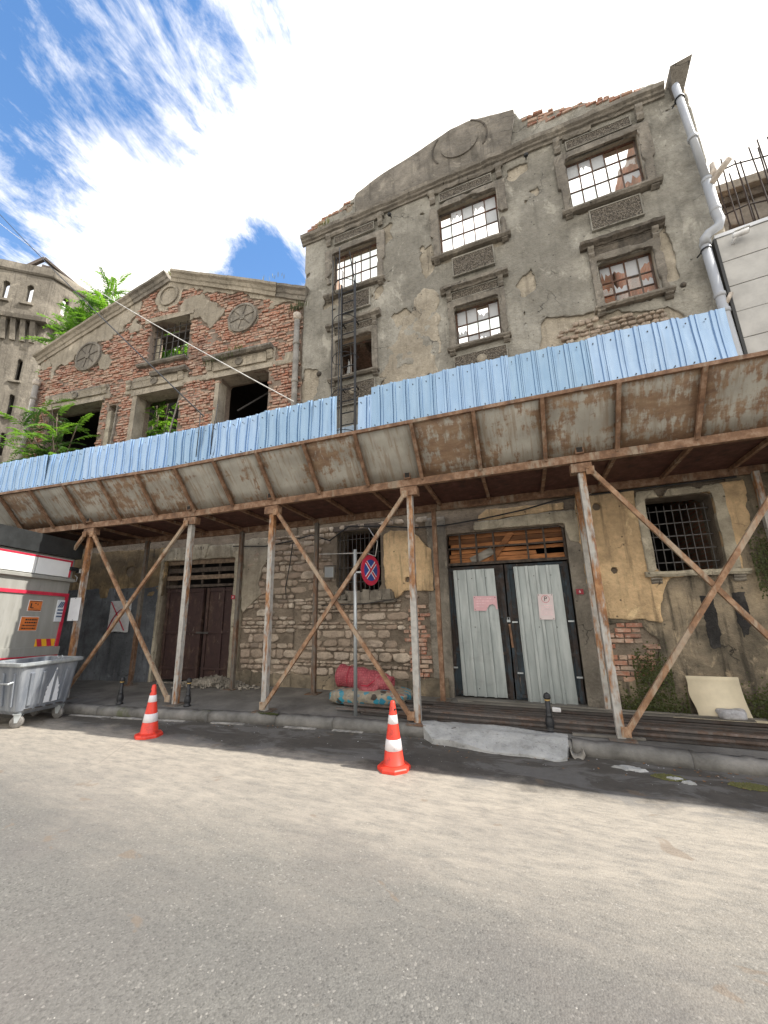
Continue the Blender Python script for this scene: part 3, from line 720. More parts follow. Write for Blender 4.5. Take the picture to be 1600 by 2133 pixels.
PEEL = [([(.32, 6.2), (.56, 6.98), (.93, 6.9), (1.45, 6.80), (2.0, 6.62), (2.58, 6.62), (2.62, 6.2), (2.5, 5), (.2, 5)], .16),
        ([(-4.95, 7.4), (-4.55, 7.3), (-4.45, 6.9), (-4.6, 6.5), (-4.95, 6.4)], .2), ([(-2.55, 8.05), (-2.25, 8.15), (-2.0, 7.9), (-2.45, 7.75)], .12),
        ([(-2.9, 6.5), (-2.3, 6.75), (-1.9, 6.62), (-1.8, 6.3), (-2.9, 6.1)], .1), ([(-1.85, 9.5), (-1.55, 9.7), (-1.5, 9.1), (-1.75, 8.7)], .12),
        ([(.15, 8.15), (.45, 8.2), (.5, 7.7), (.2, 7.6)], .15), ([(.2, 10.9), (.75, 10.95), (.6, 10.7), (.3, 10.6)], .15), ([(-2.9, 10.6), (-2.5, 10.8), (-2.45, 10.2), (-2.7, 10.1)], .15),
        ([(-4.4, 9.25), (-3.9, 9.2), (-3.9, 9.0), (-4.35, 8.9)], .12), ([(-1.5, 9.2), (.05, 9.2), (0, 9.03), (-1.4, 9.03)], .1), ([(1.25, 9.2), (2.75, 9.22), (2.7, 9.05), (1.4, 9.03)], .1),
        ([(2.45, 8.0), (2.7, 8.2), (2.75, 7.0), (2.5, 7.05)], .06)]
def coatF(X, Z):
    f = tallF(X, Z)
    n1 = vn(X, Z, 1.7, 21, 5, .6)
    f = np.minimum(f, (.735-n1)*.6)
    for p, a in PEEL: f = np.minimum(f, -sdpoly(X, Z, p)+(vn(X, Z, 3.2, 31, 4, .6)-.5)*a*2)
    return f
sheet('render_coat', 'grey_render', T, -4.97, 3.52, 3.45, 12.85, .055, coatF, 0, .045, lambda X, Z: (vn(X, Z, 1.1, 14)-.5)*.03+(vn(X, Z, 7, 18)-.5)*.012, ex, ez)
und = lambda X, Z: np.minimum(tallF(X, Z), sdpoly(X, Z, [(-2.75, 6.3), (-2.7, 7.3), (-2.1, 7.95), (-1.75, 8.5), (-1.45, 8.2), (-1.4, 7.4), (-1.55, 6.5), (-1.8, 6.0)])+(vn(X, Z, 2.4, 41)-.5)*.5)
sheet('patch_coat', 'pale_render', T, -3, -1.2, 5.8, 8.7, .045, und, -.004, .03, lambda X, Z: (vn(X, Z, 5, 43)-.5)*.035+(vn(X, Z, 1.1, 14)-.5)*.03)
su = rubble(lambda X, Z: np.minimum(sdpoly(X, Z, [(.6, 5.9), (.75, 6.7), (1.4, 6.75), (2.5, 6.52), (2.5, 5.9)]), openings(X, Z, LO)), .5, 2.6, 5.9, 6.75, .02, (.06, .12), (.09, .22))
# cornice, pediment, broken right half
MB().profile([(.02, 11.10), (-.04, 11.10), (-.05, 11.15), (-.09, 11.17), (-.10, 11.21), (-.145, 11.245), (-.155, 11.33), (-.08, 11.36), (.02, 11.36)], -5.04, 3.15, 40, .009).build('cornice', 'trim_render', T)
m = MB(); m.add([(3.26, -.05, 10.95), (3.42, -.05, 10.95), (3.60, -.26, 11.50), (3.24, -.26, 11.44), (3.26, .3, 10.95), (3.42, .3, 10.95), (3.58, .3, 11.50), (3.24, .3, 11.44)],
      [(0, 1, 2, 3), (5, 4, 7, 6), (1, 5, 6, 2), (4, 0, 3, 7), (3, 2, 6, 7), (0, 4, 5, 1)]); m.build('corner_block', 'trim_render', T)
sheet('pediment', 'trim_render', T, -3.45, .6, 11.35, 12.9, .05, lambda X, Z: np.minimum(np.minimum(roof(X)-.01-Z, .55-.2*(12.5-Z)-X), sdr(X, Z, (-3.35, .6, 11.725, 11.745)))-(vn(X, Z, 4, 9)-.5)*.03*(X < -2.6), -.055, .08,
      lambda X, Z: (vn(X, Z, 4, 51)-.5)*.012)
dc = lambda r, w, y0, n, a0=0, a1=2*PI: [((-.74+r*math.cos(a0+(a1-a0)*i/n)), 12.19+.95*r*math.sin(a0+(a1-a0)*i/n)) for i in range(n+1)]
MB().prism(dc(.43, 0, 0, 40)[:-1], -.085, -.05).build('medallion', 'trim_render', T)
for a0, a1 in ((R(-35), R(62)), (R(140), R(215))):
    A = dc(.62, 0, 0, 14, a0, a1); B = dc(.655, 0, 0, 14, a0, a1); k = MB()
    for i in range(14): k.prism([A[i], A[i+1], B[i+1], B[i]], -.07, -.04)
    k.build('carved_arc', 'dark_render', T)
bu = courses(lambda X, Z: np.minimum(np.minimum(roof(X)+.05+(vn(X, Z, 6, 3, 2)-.5)*.2-Z, X-.58), np.minimum(3.1-X, Z-(roof(X)-.15-.16*(X < 1.5)))), .55, 3.15, 11.40, 12.3, .02, miss=.1, dep=.07)
bu += courses(lambda X, Z: np.minimum(roof(X)+.03-Z, np.minimum(-3.5-X, Z-roof(X)+.16)), -4.9, -3.4, 11.38, 12.1, .01, miss=.25, dep=.05)
# upper windows
XB = [.2, .4, .6, .8]; ZB = [.16, .44, .72]
C1 = {(c, r): 'g' for c in range(1, 5) for r in range(4) if (c, r) not in ((2, 1), (3, 2))}
w1 = grid_window(T, -4.10, -2.90, 9.22, 10.42, XB, ZB, .13, C1)
C2 = {(2, 0): 'f', (3, 0): 'b', (4, 0): 'f', (4, 1): 'f', (1, 0): 'b', (0, 1): 'g', (3, 3): 'g', (0, 3): 'g'}
grid_window(T, -1.34, -.08, 9.22, 10.50, XB, ZB, .13, C2)
C3 = {(0, 0): 'f', (2, 0): 'f', (1, 0): 'b', (3, 1): 'c', (4, 2): 'b', (4, 1): 'c', (0, 2): 'g', (1, 2): 'g'}
grid_window(T, 1.34, 2.58, 9.22, 10.50, [.185, .375, .565, .755], ZB, .13, C3)
XB2 = [.24, .5, .76]; ZB2 = [.30, .60]
grid_window(T, -1.13, -.26, 6.86, 7.78, XB2, ZB2, .13, {(0, 0): 'f', (1, 0): 'f', (2, 0): 'b', (3, 0): 'f', (0, 1): 'b', (0, 2): 'b', (1, 2): 'f', (2, 2): 'b', (3, 2): 'b', (1, 1): 'c', (2, 1): 'g', (3, 1): 'g'})
grid_window(T, 1.59, 2.42, 6.90, 7.82, XB2, ZB2, .13, {(0, 0): 'b', (1, 0): 'b', (2, 0): 'f', (3, 0): 'b', (1, 1): 'b', (3, 1): 'b', (0, 1): 'c', (3, 2): 'c', (1, 2): 'g', (2, 1): 'g'})
grid_window(T, -3.96, -3.07, 6.86, 7.8, [.28], [], .22, {(0, 0): 'c'})
for i, r in enumerate(UP):
    surround(T, r, .14, .14, .0, -.005, .05, 'trim_render', .06, 60+i, .06); sill(T, r[0]-.2, r[1]+.2, r[2]-.01, 0, .08, .13)
    for s in (r[0]-.08, r[1]+.08): console(T, s, r[2]-.1, 0, .13, .07, .08)
    if i != 1 or True:
        for s in (r[0]-.1, r[1]+.1): console(T, s, 11.09, -.01, .12, .34, .09)
    MB().profile([(.0, 10.99), (-.06, 10.99), (-.075, 11.03), (-.08, 11.08), (.0, 11.08)], r[0]+.02 if i == 2 else r[0]-.2, r[1]+.2 if i < 2 else r[0]+.55, 12, .014).build('lintel_ledge', 'trim_render', T)
    relief(T, r[0]+.08, r[1]-.08, 10.72, 10.92, -.03, 'trim_render', .02, 70+i)
    relief(T, r[0]+(.27 if i else .29), r[1]-(.19 if i else -.0)-.22*(i == 0), 8.56, 9.0, -.035, 'trim_render', .028, 80+i)
for i, r in enumerate(LO):
    surround(T, r, .13, .14, .02, -.005, .045, 'trim_render', .03, 90+i)
    sill(T, r[0]-.18, r[1]+.17, r[2]-.02, 0, .07, .12)
    for s in (r[0]-.08, r[1]+.08): console(T, s, r[2]-.09, 0, .12, .1, .09); console(T, s, 8.18, -.02, .1, .22, .08)
    m = MB().profile([(.02, 8.17), (-.07, 8.17), (-.09, 8.20), (-.145, 8.23), (-.15, 8.29), (-.04, 8.32), (.02, 8.32)], r[0]-.25, r[1]+.24, 16, .012); m.build('window_cornice', 'dark_render' if i == 2 else 'trim_render', T)
    relief(T, r[0]-.02, r[1]+.02, 7.97, 8.14, -.02, 'dark_render' if i == 2 else 'trim_render', .03, 100+i)
    if i < 2: relief(T, r[0]-.05, r[1]+.05, 6.1, 6.58, -.035, 'trim_render', .028, 110+i, boss=((r[0]+r[1])/2+(0 if i == 0 else .03), 6.40))
for x, z in ((-2.5, 10.9), (.62, 10.98)):          # iron anchors under the cornice
    MB().tube([(x, 0, z), (x, -.14, z-.03), (x+.03, -.15, z-.10)], .014, 6).lathe([(.035, -.03), (.05, 0), (.035, .03)], 10, (x, -.13, z-.06)).build('wall_anchor', 'black_iron', T)
for px, pz, r_ in ((-4.45, 7.1, .07), (-1.75, 6.35, .06), (2.75, 6.9, .05)):
    MB().lathe([(r_, 0), (r_*.8, .03), (r_*.3, .05)], 9).map(lambda a, b, c: (px+a, -c, pz+b)).build('rust_stub', 'dark_render', T)
# --- ground floor of the tall ruin
def lowF(X, Z): return np.minimum(openings(X, Z, [ODR, OMW, ORW]), np.minimum(X+4.95, 9-X))
gx = [v for r in (ODR, OMW, ORW) for v in r[:2]]; gz = [v for r in (ODR, OMW, ORW) for v in r[2:]]
sheet('ground_wall', 'mortar', T, -4.95, 6, 0, 3.46, .08, lowF, .04, .45, lambda X, Z: (vn(X, Z, 3, 4)-.5)*.04+(vn(X, Z, 11, 8)-.5)*.02, gx, gz, True)
OCH_M = [(-2.86, 3.05), (-2.7, 3.13), (-2.29, 3.07), (-2.15, 2.94), (-1.91, 2.70), (-1.89, 1.93), (-2.47, 1.94), (-2.65, 1.79), (-2.83, 1.81), (-2.86, 2.38)]
OCH_R = [(.62, 3.40), (1.49, 3.40), (1.49, 3.2), (2.62, 3.36), (2.9, 3.38), (2.86, 2.7), (2.68, 2.5), (2.64, 2.05), (1.75, 2.0), (1.58, 1.6), (1.56, 1.37), (1.2, 1.40), (.8, 1.42), (.62, 1.9)]
holes = lambda X, Z: np.minimum(sdc(X, Z, -2.39, 2.15, .055), np.minimum(sdc(X, Z, 1.04, 2.14, .05)-(vn(X, Z, 12, 1)-.5)*.05, sdc(X, Z, .93, 3.2, .06)-(vn(X, Z, 9, 1)-.5)*.08))
sheet('ochre_patch', 'ochre_render', T, -2.95, -1.8, 1.7, 3.2, .035, lambda X, Z: np.minimum(sdpoly(X, Z, OCH_M)+(vn(X, Z, 6, 3)-.5)*.07, holes(X, Z)), -.02, .06, lambda X, Z: (vn(X, Z, 3, 5)-.5)*.02)
sheet('ochre_patch', 'ochre_render', T, .55, 3.0, 1.3, 3.46, .04, lambda X, Z: np.minimum(np.minimum(sdpoly(X, Z, OCH_R)+(vn(X, Z, 6, 13)-.5)*.09, holes(X, Z)), sdr(X, Z, ORW)), -.02, .06, lambda X, Z: (vn(X, Z, 3, 15)-.5)*.02, ORW[:2], ORW[2:])
BRK_R = [(.72, 1.36), (1.30, 1.33), (1.50, 1.10), (1.48, .8), (1.2, .55), (.72, .5)]
def mossF(X, Z):
    f = np.minimum(np.minimum(X-.62+(vn(X, Z, 4, 6)-.5)*.1, 1.95-Z+(X > 1.62)*.4+(X > 2.66)*3), sdr(X, Z, ORW))
    return np.minimum(f, -sdpoly(X, Z, BRK_R)+(vn(X, Z, 5, 16)-.5)*.14)
sheet('mossy_coat', 'mossy_render', T, .55, 6, .0, 3.46, .05, mossF, .005, .05, lambda X, Z: (vn(X, Z, 2.5, 25)-.5)*.05+(vn(X, Z, 14, 26)-.5)*.015, ORW[:2], ORW[2:])
for sx, w, z0, z1, mt in ((2.16, .15, .98, 1.72, 'tar'), (2.53, .15, 1.12, 1.76, 'tar')):
    if 'tar' not in MAT: render_coat('tar', (.075, .07, .065), (.032, .03, .029), (.02, .019, .019), .3, 4)
    sheet('soot_streak', 'tar', T, sx-.2, sx+.2, z0-.1, z1+.1, .02, lambda X, Z: -sdr(X, Z, (sx-w/2, sx+w/2, z0, z1))+(vn(X*.8, Z, 20, 3, 4, .65)-.5)*.05-np.maximum(0, z0+.2-Z)*np.maximum(0, vn(X, Z*0, 30, 5)-.45)*2.2, .0015, .01, lambda X, Z: (vn(X, Z, 14, 26)-.5)*.015+(vn(X, Z, 2.5, 25)-.5)*.05)
PIER = lambda X: np.minimum(X+1.98, -1.62-X)
sheet('door_pier', 'trim_render', T, -2.0, -1.6, 0, 3.3, .04, lambda X, Z: PIER(X)+(vn(X, Z, 4, 8)-.5)*.08*(X < -1.75), -.0, .06, lambda X, Z: (vn(X, Z, 5, 8)-.5)*.04)
sheet('door_pier', 'trim_render', T, .38, .72, 0, 3.1, .04, lambda X, Z: np.minimum(X-.42, .66-X+(vn(X, Z, 4, 8)-.5)*.08), -.01, .06, lambda X, Z: (vn(X, Z, 5, 8)-.5)*.04)
sheet('door_lintel', 'pale_trim', T, -1.2, .72, 2.5, 3.4, .04, lambda X, Z: np.minimum(sdpoly(X, Z, [(-1.08, 2.98), (.42, 2.97), (.46, 2.66), (.62, 2.62), (.62, 3.19), (-.1, 3.17), (-.6, 3.14), (-1.08, 3.13)])+(vn(X, Z, 7, 8)-.5)*.04, sdr(X, Z, (-1.66, .42, 0, 2.96))), -.03, .08)
sheet('keystone_block', 'ochre_render', T, -1.1, .5, 3.1, 3.4, .03, lambda X, Z: sdpoly(X, Z, [(-1.0, 3.14), (.45, 3.2), (.45, 3.34), (-.85, 3.34), (-.98, 3.25)])+(vn(X, Z, 6, 8)-.5)*.05, -.005, .06)
sf = lambda X, Z: np.minimum(np.minimum(lowF(X, Z)-.01, -sdpoly(X, Z, OCH_M)), np.minimum(-PIER(X), np.minimum(.62-X, 3.4-Z)))
sf2 = lambda X, Z: np.minimum(sf(X, Z), -sdr(X, Z, (-4.95, -1.66, .13, 3.4)))
su2 = rubble(lambda X, Z: np.minimum(sf2(X, Z), np.maximum(-2.4-X, Z-1.75)), -4.95, -1.95, .36, 3.3, .03)
def near(u): return -(u[3]*u[5])/((u[0])**2+(7.1+u[1])**2)
place_units('stone', 'small_stones', T, su2+su, STONES, 'rubble_stone', 296, near)
bu += courses(lambda X, Z: np.minimum(sf2(X, Z), np.minimum(X+2.45-(vn(X, Z, 3, 2)-.5)*.5, 1.72-Z)), -2.6, -1.95, .36, 1.75, .03, miss=.12)
bu += courses(lambda X, Z: sdpoly(X, Z, BRK_R)+.02, .6, 1.6, .5, 1.4, .03, L=.22, H=.066, miss=.22)
place_units('brick', 'small_bricks', T, bu, BRICKS, 'old_brick', 290, near)
sheet('plinth', 'mossy_render', T, -4.95, -1.7, .1, .5, .04, lambda X, Z: .40+(vn(X, Z, 3, 77)-.5)*.16-Z, -.045, .1, lambda X, Z: (vn(X, Z, 5, 78)-.5)*.06)
# barred windows
def barred(parent, r, y, nv, nh, rad=.009, name='window_bars'):
    m = MB(); x0, x1, z0, z1 = r
    for i in range(nv):
        x = x0+(x1-x0)*(i+.5)/nv; m.tube([(x, y, z0), (x+rnd.uniform(-.006, .006), y, z1)], rad, 6)
    for i in range(nh):
        z = z0+(z1-z0)*(i+.6)/nh; m.bar((x0, y+.012, z), (x1, y+.012, z), .014, .006, (0, 1, 0))
    return m.build(name, 'iron_bar' if rad < .01 else 'grey_iron', parent)
barred(T, (OMW[0]+.02, OMW[1]-.02, OMW[2], OMW[3]-.05), .06, 10, 4)
wb = barred(T, (ORW[0]+.02, ORW[1]-.02, ORW[2]+.02, ORW[3]-.12), .16, 8, 5, .0062)
wb.data.materials.clear(); wb.data.materials.append(MAT['grey_iron'])
def rect_ring(X, Z, o, a, b, c): return np.minimum(-sdr(X, Z, (o[0]-a, o[1]+a+.02, o[2]-c, o[3]+b)), sdr(X, Z, o))
sheet('window_surround', 'pale_trim', T, 1.4, 2.7, 2.0, 3.46, .04, lambda X, Z: rect_ring(X, Z, ORW, .125, .11, 0)+(vn(X, Z, 5, 4)-.5)*.03-(np.maximum(0, vn(X, Z*.2, 6, 44)-.55)*.5)*(Z > 3.25), -.035, .09, None, ORW[:2], ORW[2:])
sill(T, 1.44, 2.70, 2.085, -.02, .075, .1, 'pale_trim'); console(T, 1.58, 2.0, 0, .14, .09, .07); console(T, 2.58, 2.0, 0, .14, .09, .07)
m = MB()
for i in range(13):
    x = -3.95+i*.1; m.box(x, x+rnd.uniform(.09, .16), -.12-rnd.random()*.08, .1, 1.80+rnd.uniform(-.03, .03), 1.93+rnd.uniform(-.02, .05), .02)
m.build('broken_sill', 'trim_render', T)
MB().profile([(-.16, 1.74), (-.16, 1.80), (.02, 1.81), (.02, 1.74)], -3.98, -2.62, 14, .012).build('sill_slab', 'trim_render', T)
MB().tube([(-4.15, -.2, 1.70), (-3.2, -.2, 1.72), (-2.62, -.17, 1.79)], .012, 6).build('bent_rod', 'iron_bar', T)
MB().box(-4.0, -2.9, -.02, .12, 3.2, 3.32, .012).build('window_lintel', 'dark_wood', T)
# double door of rusty frames with corrugated sheets
door = empty('door', (0, .13, 0), 0, T)
def corr(x0, x1, z0, z1, y, per=.105, rib=.034, dep=.02, skew=0.0, phase=.02):
    pts = [(x0, 0)]; x = x0+phase
    while x < x1-rib:
        pts += [(x, 0), (x+.006, -dep), (x+rib-.006, -dep), (x+rib, 0)]; x += per
    pts.append((x1, 0)); pts = [(min(a, x1), b) for a, b in pts]; m = MB(); n = len(pts); K = 6
    vs = []
    for k in range(K+1):
        t = k/K; z = z0+(z1-z0)*t
        vs += [(a+skew*(1-t)+.002*math.sin(7*t+a*9), y+b+.004*math.sin(5*t+a*11), z) for a, b in pts]
    m.add(vs, [(k*n+i, k*n+i+1, (k+1)*n+i+1, (k+1)*n+i) for k in range(K) for i in range(n-1)])
    return m
def thick(o, t):
    md = o.modifiers.new('s', 'SOLIDIFY'); md.thickness = t; md.offset = 1; return o
m = MB()
for a, b in ((-1.64, -.65), (-.62, .40)): m.box(a, b, .0, .05, .14, 2.34)
m.build('door_leaf', 'door_blue', door)
m = MB()
for x in (-1.61, -.68, -.585, .36): m.box(x-.035, x+.035, -.025, -.002, .14, 2.34)
for z in (.20, .85, 1.45, 2.28):
    m.box(-1.60, -.70, -.03, -.003, z-.025, z+.025); m.box(-.57, .36, -.03, -.003, z-.025, z+.025)
m.build('door_frame', 'door_blue', door)
thick(corr(-1.53, -.80, .16, 2.28, -.05, .165, .052, .036, .05).build('door_sheet', 'door_sheet_metal', door), .002)
thick(corr(-.47, .26, .12, 2.29, -.05, .165, .052, .036, .03).build('door_sheet', 'door_sheet_metal', door), .002)
m = MB()
for x in (-1.45, -1.0, -.85, -.4, -.05, .2):
    for z in (.3, 1.3, 2.15): m.lathe([(.011, 0), (.008, .008)], 6).v
k = MB()
for x in (-1.44, -1.2, -.95, -.40, -.15, .12):
    for z in (.28, 1.28, 2.12): k.box(x-.007, x+.007, -.07, -.058, z-.007, z+.007)
k.build('sheet_screws', 'iron_bar', door)
k = MB().box(-.655, -.60, -.075, -.04, 1.36, 1.40); k.tube([(-.645, -.058, 1.40), (-.645, -.058, 1.44), (-.61, -.058, 1.44), (-.61, -.058, 1.40)], .006, 6); k.build('padlock', 'zinc_pole', door)
MB().bar((-.62, -.05, 1.33), (-.60, -.05, .95), .035, .008, (0, 1, 0)).build('hasp', 'rusty_beam', door)
for x, z in ((-.53, 1.36), (.34, 1.37), (-.52, .55), (.36, .52), (-1.6, .6)): MB().box(x-.045, x+.045, -.045, -.02, z-.012, z+.012).build('hinge', 'zinc_pole', door)
tr = empty('transom', (0, .10, 0), 0, T)
m = MB()
for x in (-1.63, -1.38, -1.08, -.77, -.20, .08, .39): m.box(x-.016, x+.016, 0, .04, 2.42, 2.95)
for z in (2.40, 2.68, 2.945): m.box(-1.65, .41, -.004, .035, z-(.035 if z < 2.5 else .013), z+.016)
m.build('transom_bars', 'dark_wood', tr)
for i in range(6):
    z = 2.42+i*.09; MB().box(-1.62+rnd.random()*.05, .38-.45*(i == 1), .12+rnd.random()*.03, .16, z, z+.076+rnd.uniform(-.008, .01), .008).build('plank', 'orange_wood', tr)
MB().bar((-.85, .10, 2.42), (-.45, .10, 2.93), .10, .03, (0, 1, 0)).build('plank', 'orange_wood', tr)
MB().bar((-1.2, .09, 2.44), (-.80, .09, 2.62), .14, .02, (0, 1, 0)).build('plank', 'plank_grey', tr)
# interior: ground floor closed and dark, party walls standing roofless above
n = N('brickwork'); bt = n.new('ShaderNodeTexBrick'); cx_ = n.new('ShaderNodeCombineXYZ'); q = n.xyz(); n.put(cx_.inputs[0], n.math('ADD', q[0], q[1])); n.put(cx_.inputs[1], q[2]); n.put(bt.inputs['Vector'], cx_.outputs[0])
bt.inputs['Scale'].default_value = 1; bt.inputs['Brick Width'].default_value = .22; bt.inputs['Row Height'].default_value = .072; bt.inputs['Mortar Size'].default_value = .01
bt.inputs['Color1'].default_value = (.46, .19, .11, 1); bt.inputs['Color2'].default_value = (.58, .34, .23, 1); bt.inputs['Mortar'].default_value = (.42, .36, .28, 1)
MAT['brickwork'] = n.out(n.mix(n.math('MULTIPLY', n.step(n.noise(1.5, 6, .7), .45, .6), .7), bt.outputs[0], (.25, .17, .12)), .9, 0, n.bump(bt.outputs['Fac'], -.5, .02))
for X0, tops, sgn in ((3.05, [(.28, 10.9), (.9, 11.0), (1.5, 11.35), (2.2, 11.45), (2.6, 10.9), (3.5, 11.0), (5, 10.6), (6.5, 10.4), (9, 9.5)], 1), (-4.95, [(.28, 10.9), (1.2, 10.8), (2.2, 10.1), (3.2, 9.4), (4.5, 9.2), (6, 9.6), (9, 8.6)], -1)):
    o = sheet('party_wall', 'brickwork', T, .28, 9, 0, 12.6, .12, lambda X, Z: np.interp(X, [p[0] for p in tops], [p[1] for p in tops])+(vn(X, Z, 3, 8)-.5)*.5-Z, 0, .42, None, (), (), True, False)
    o.data.transform(Matrix(((0, -1, 0, X0+(0 if sgn > 0 else .42)), (1, 0, 0, 0), (0, 0, 1, 0), (0, 0, 0, 1)))); o.data.update()
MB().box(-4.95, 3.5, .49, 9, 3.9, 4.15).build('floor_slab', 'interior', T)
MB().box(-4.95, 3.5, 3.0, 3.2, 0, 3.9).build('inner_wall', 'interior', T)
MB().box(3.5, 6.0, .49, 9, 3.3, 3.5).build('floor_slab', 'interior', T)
MB().box(-4.5, -2.6, .5, 2.0, 8.05, 8.2).build('floor_remnant', 'dark_wood', T)
for bx in (-4.3, -3.6, -2.9): MB().box(bx, bx+.14, .5, 2.6, 7.9, 8.05).build('floor_beam', 'dark_wood', T)
MB().box(2.2, 2.55, 3.2, 3.6, 4.15, 10.9, .03).build('brick_pillar', 'brickwork', T)

# ================================================================== brick gabled ruin (left), turned with the bend of the street
A_L = R(6.9)
B = tag(empty('brick_ruin', (-4.95, 7.1, 0), A_L), 'gabled ruin of bare red brick with round medallions and empty windows', 'building')
gab = lambda X: np.interp(X, [-9.1, -4.38, 0], [9.36, 11.20, 9.36])
WU = (-4.90, -3.52, 8.44, 9.82); WR = (-2.36, -.92, 5.6, 7.56); WM = (-5.05, -3.60, 5.6, 7.53); WL = (-8.3, -6.32, 5.6, 7.58); WS = (-6.02, -5.72, 5.6, 7.38); DL = (-3.45, -1.50, 0, 2.83)
LW = [WU, WR, WM, WL, WS, DL]
def leftF(X, Z): return np.minimum(np.minimum(np.minimum(gab(X)-Z, openings(X, Z, LW, .05, 5)), np.minimum(X+9.1, -X)), sdc(X, Z, -4.38, 10.66, .27))
ex = [v for r in LW for v in r[:2]]; ez = [v for r in LW for v in r[2:]]
sheet('wall', 'brick_mortar', B, -9.1, 0, 3.4, 11.4, .08, leftF, .03, .45, lambda X, Z: (vn(X, Z, 2.2, 4)-.5)*.06+(vn(X, Z, 13, 8)-.5)*.02, ex, ez, True)
sheet('ground_wall', 'mortar', B, -12, 0, 0, 3.42, .08, lambda X, Z: openings(X, Z, [DL]), .04, .45, lambda X, Z: (vn(X, Z, 3, 4)-.5)*.04, DL[:2], DL[2:], True)
def lcoat(X, Z):
    s = gab(X)-Z; j = vn(X, Z, 1.6, 61, 5, .6)-.5
    left = .78-s+j*1.3-(X > -5.4)*3-(np.abs(X+8.9) < .35)*.5
    right = .20-s+j*.75-(X < -4.6)*3
    f = np.maximum(left, right)
    for cx, cz, r, a in ((-7.1, 9.15, .52, .12), (-1.8, 9.25, .46, .16), (-4.38, 10.62, .43, .2), (-2.75, 9.62, .45, .5), (-.75, 9.6, .28, .5), (-6.5, 8.9, .3, .4), (-3.4, 9.95, .4, .6), (-5.5, 9.9, .35, .5)):
        f = np.maximum(f, r-np.hypot(X-cx, Z-cz)+j*a*2)
    for r in ((-9.0, -6.0, 7.6, 7.76), (-5.45, -.3, 7.6, 7.74), (-5.3, -3.4, 7.72, 8.05), (-2.75, -.75, 7.72, 8.2), (-8.4, -6.05, 7.72, 8.0), (-.5, -.05, 7.6, 7.95)):
        f = np.maximum(f, -sdr(X, Z, r)+j*.12)
    return np.minimum(np.minimum(f*.6, gab(X)-Z), np.minimum(openings(X, Z, LW[:5]), sdc(X, Z, -4.38, 10.66, .27)))
sheet('plaster_patch', 'pale_render', B, -9.1, 0, 5.5, 11.4, .05, lcoat, -.012, .05, lambda X, Z: (vn(X, Z, 4, 24)-.5)*.03+(vn(X, Z, 15, 8)-.5)*.012, ex, ez)
bF = lambda X, Z: np.minimum(leftF(X, Z), -lcoat(X, Z)+.02)
ub = courses(bF, -9.08, -.02, 5.4, 11.3, .03, L=.2, H=.062, J=.013, dep=.06, miss=.07)
def nearL(u):
    wx = -4.95+u[0]*math.cos(A_L); wy = 7.1+u[0]*math.sin(A_L); return wx*wx+wy*wy+(u[2]-1.65)**2
place_units('brick', 'far_bricks', B, ub, BRICKS, 'old_brick', 298, nearL)
for (xa, za), (xb, zb) in (((-9.2, 9.31), (-4.38, 11.15)), ((-4.38, 11.15), (.04, 9.31))):   # raking gable coping
    L = math.hypot(xb-xa, zb-za); an = math.atan2(zb-za, xb-xa)
    prof = [(.03, 0), (-.06, 0), (-.07, .10), (-.10, .12), (-.13, .20), (-.19, .24), (-.20, .30), (-.06, .335), (.45, .335), (.45, .0)]
    x = 0
    while x < L-.05:
        l = min(rnd.uniform(1.0, 1.7), L-x); k = MB().profile(prof, x+.006, x+l-.006, 6, .006); y0 = rnd.uniform(-.015, .015)
        k.map(lambda a, b, c: (xa+a*math.cos(an)-c*math.sin(an), b+y0, za+a*math.sin(an)+c*math.cos(an))).build('coping_stone', 'pale_render' if x < 3 else 'trim_render', B); x += l
def medallion(cx, cz, r):
    k = MB()
    k.lathe([(r, 0), (r, .05), (r*.86, .06), (r*.84, .035), (0.01, .035)], 36).map(lambda a, b, c: (cx+a, -.02-c, cz+b))
    o = k.build('medallion', 'trim_render', B); m = MB()
    m.lathe([(r*.2, .035), (r*.2, .06), (.01, .06)], 6).map(lambda a, b, c: (cx+a, -.02-c, cz+b))
    m.build('hub', 'trim_render', o)
    for i in range(6):
        a = i*PI/3+.26; q = MB().bar((cx+math.cos(a)*r*.2, -.06, cz+math.sin(a)*r*.2), (cx+math.cos(a)*r*.85, -.06, cz+math.sin(a)*r*.85), .02, .02, (0, 1, 0)); q.build('spoke', 'dark_render', o)
medallion(-7.1, 9.17, .48); medallion(-1.78, 9.25, .44)
k = MB().lathe([(.34, 0), (.34, .03), (.27, .04), (.27, -.2)], 30).map(lambda a, b, c: (-4.38+a, -.02-c, 10.66+b)); oc = k.build('oculus', 'pale_render', B)
MB().prism([(-4.38+.26*math.cos(a), 10.66+.26*math.sin(a)) for a in np.linspace(-1.9, 1.2, 14)], .10, .106).build('pane', 'frosted_glass', oc)
MB().prism([(-4.38+.26*math.cos(a), 10.66+.26*math.sin(a)) for a in np.linspace(1.2, 4.4, 14)], .12, .13).build('rusty_pane', 'rusty_window', oc)
def ledge(x0, x1, z, out=.2, mat='trim_render'): return sill(B, x0, x1, z, 0, .11, out, mat, 'ledge')
ledge(-2.82, -.78, 8.17, .2); ledge(-4.55, -3.36, 8.07, .17); sill(B, -5.1, -3.45, 8.43, 0, .08, .13); ledge(-8.4, -6.1, 8.06, .05)
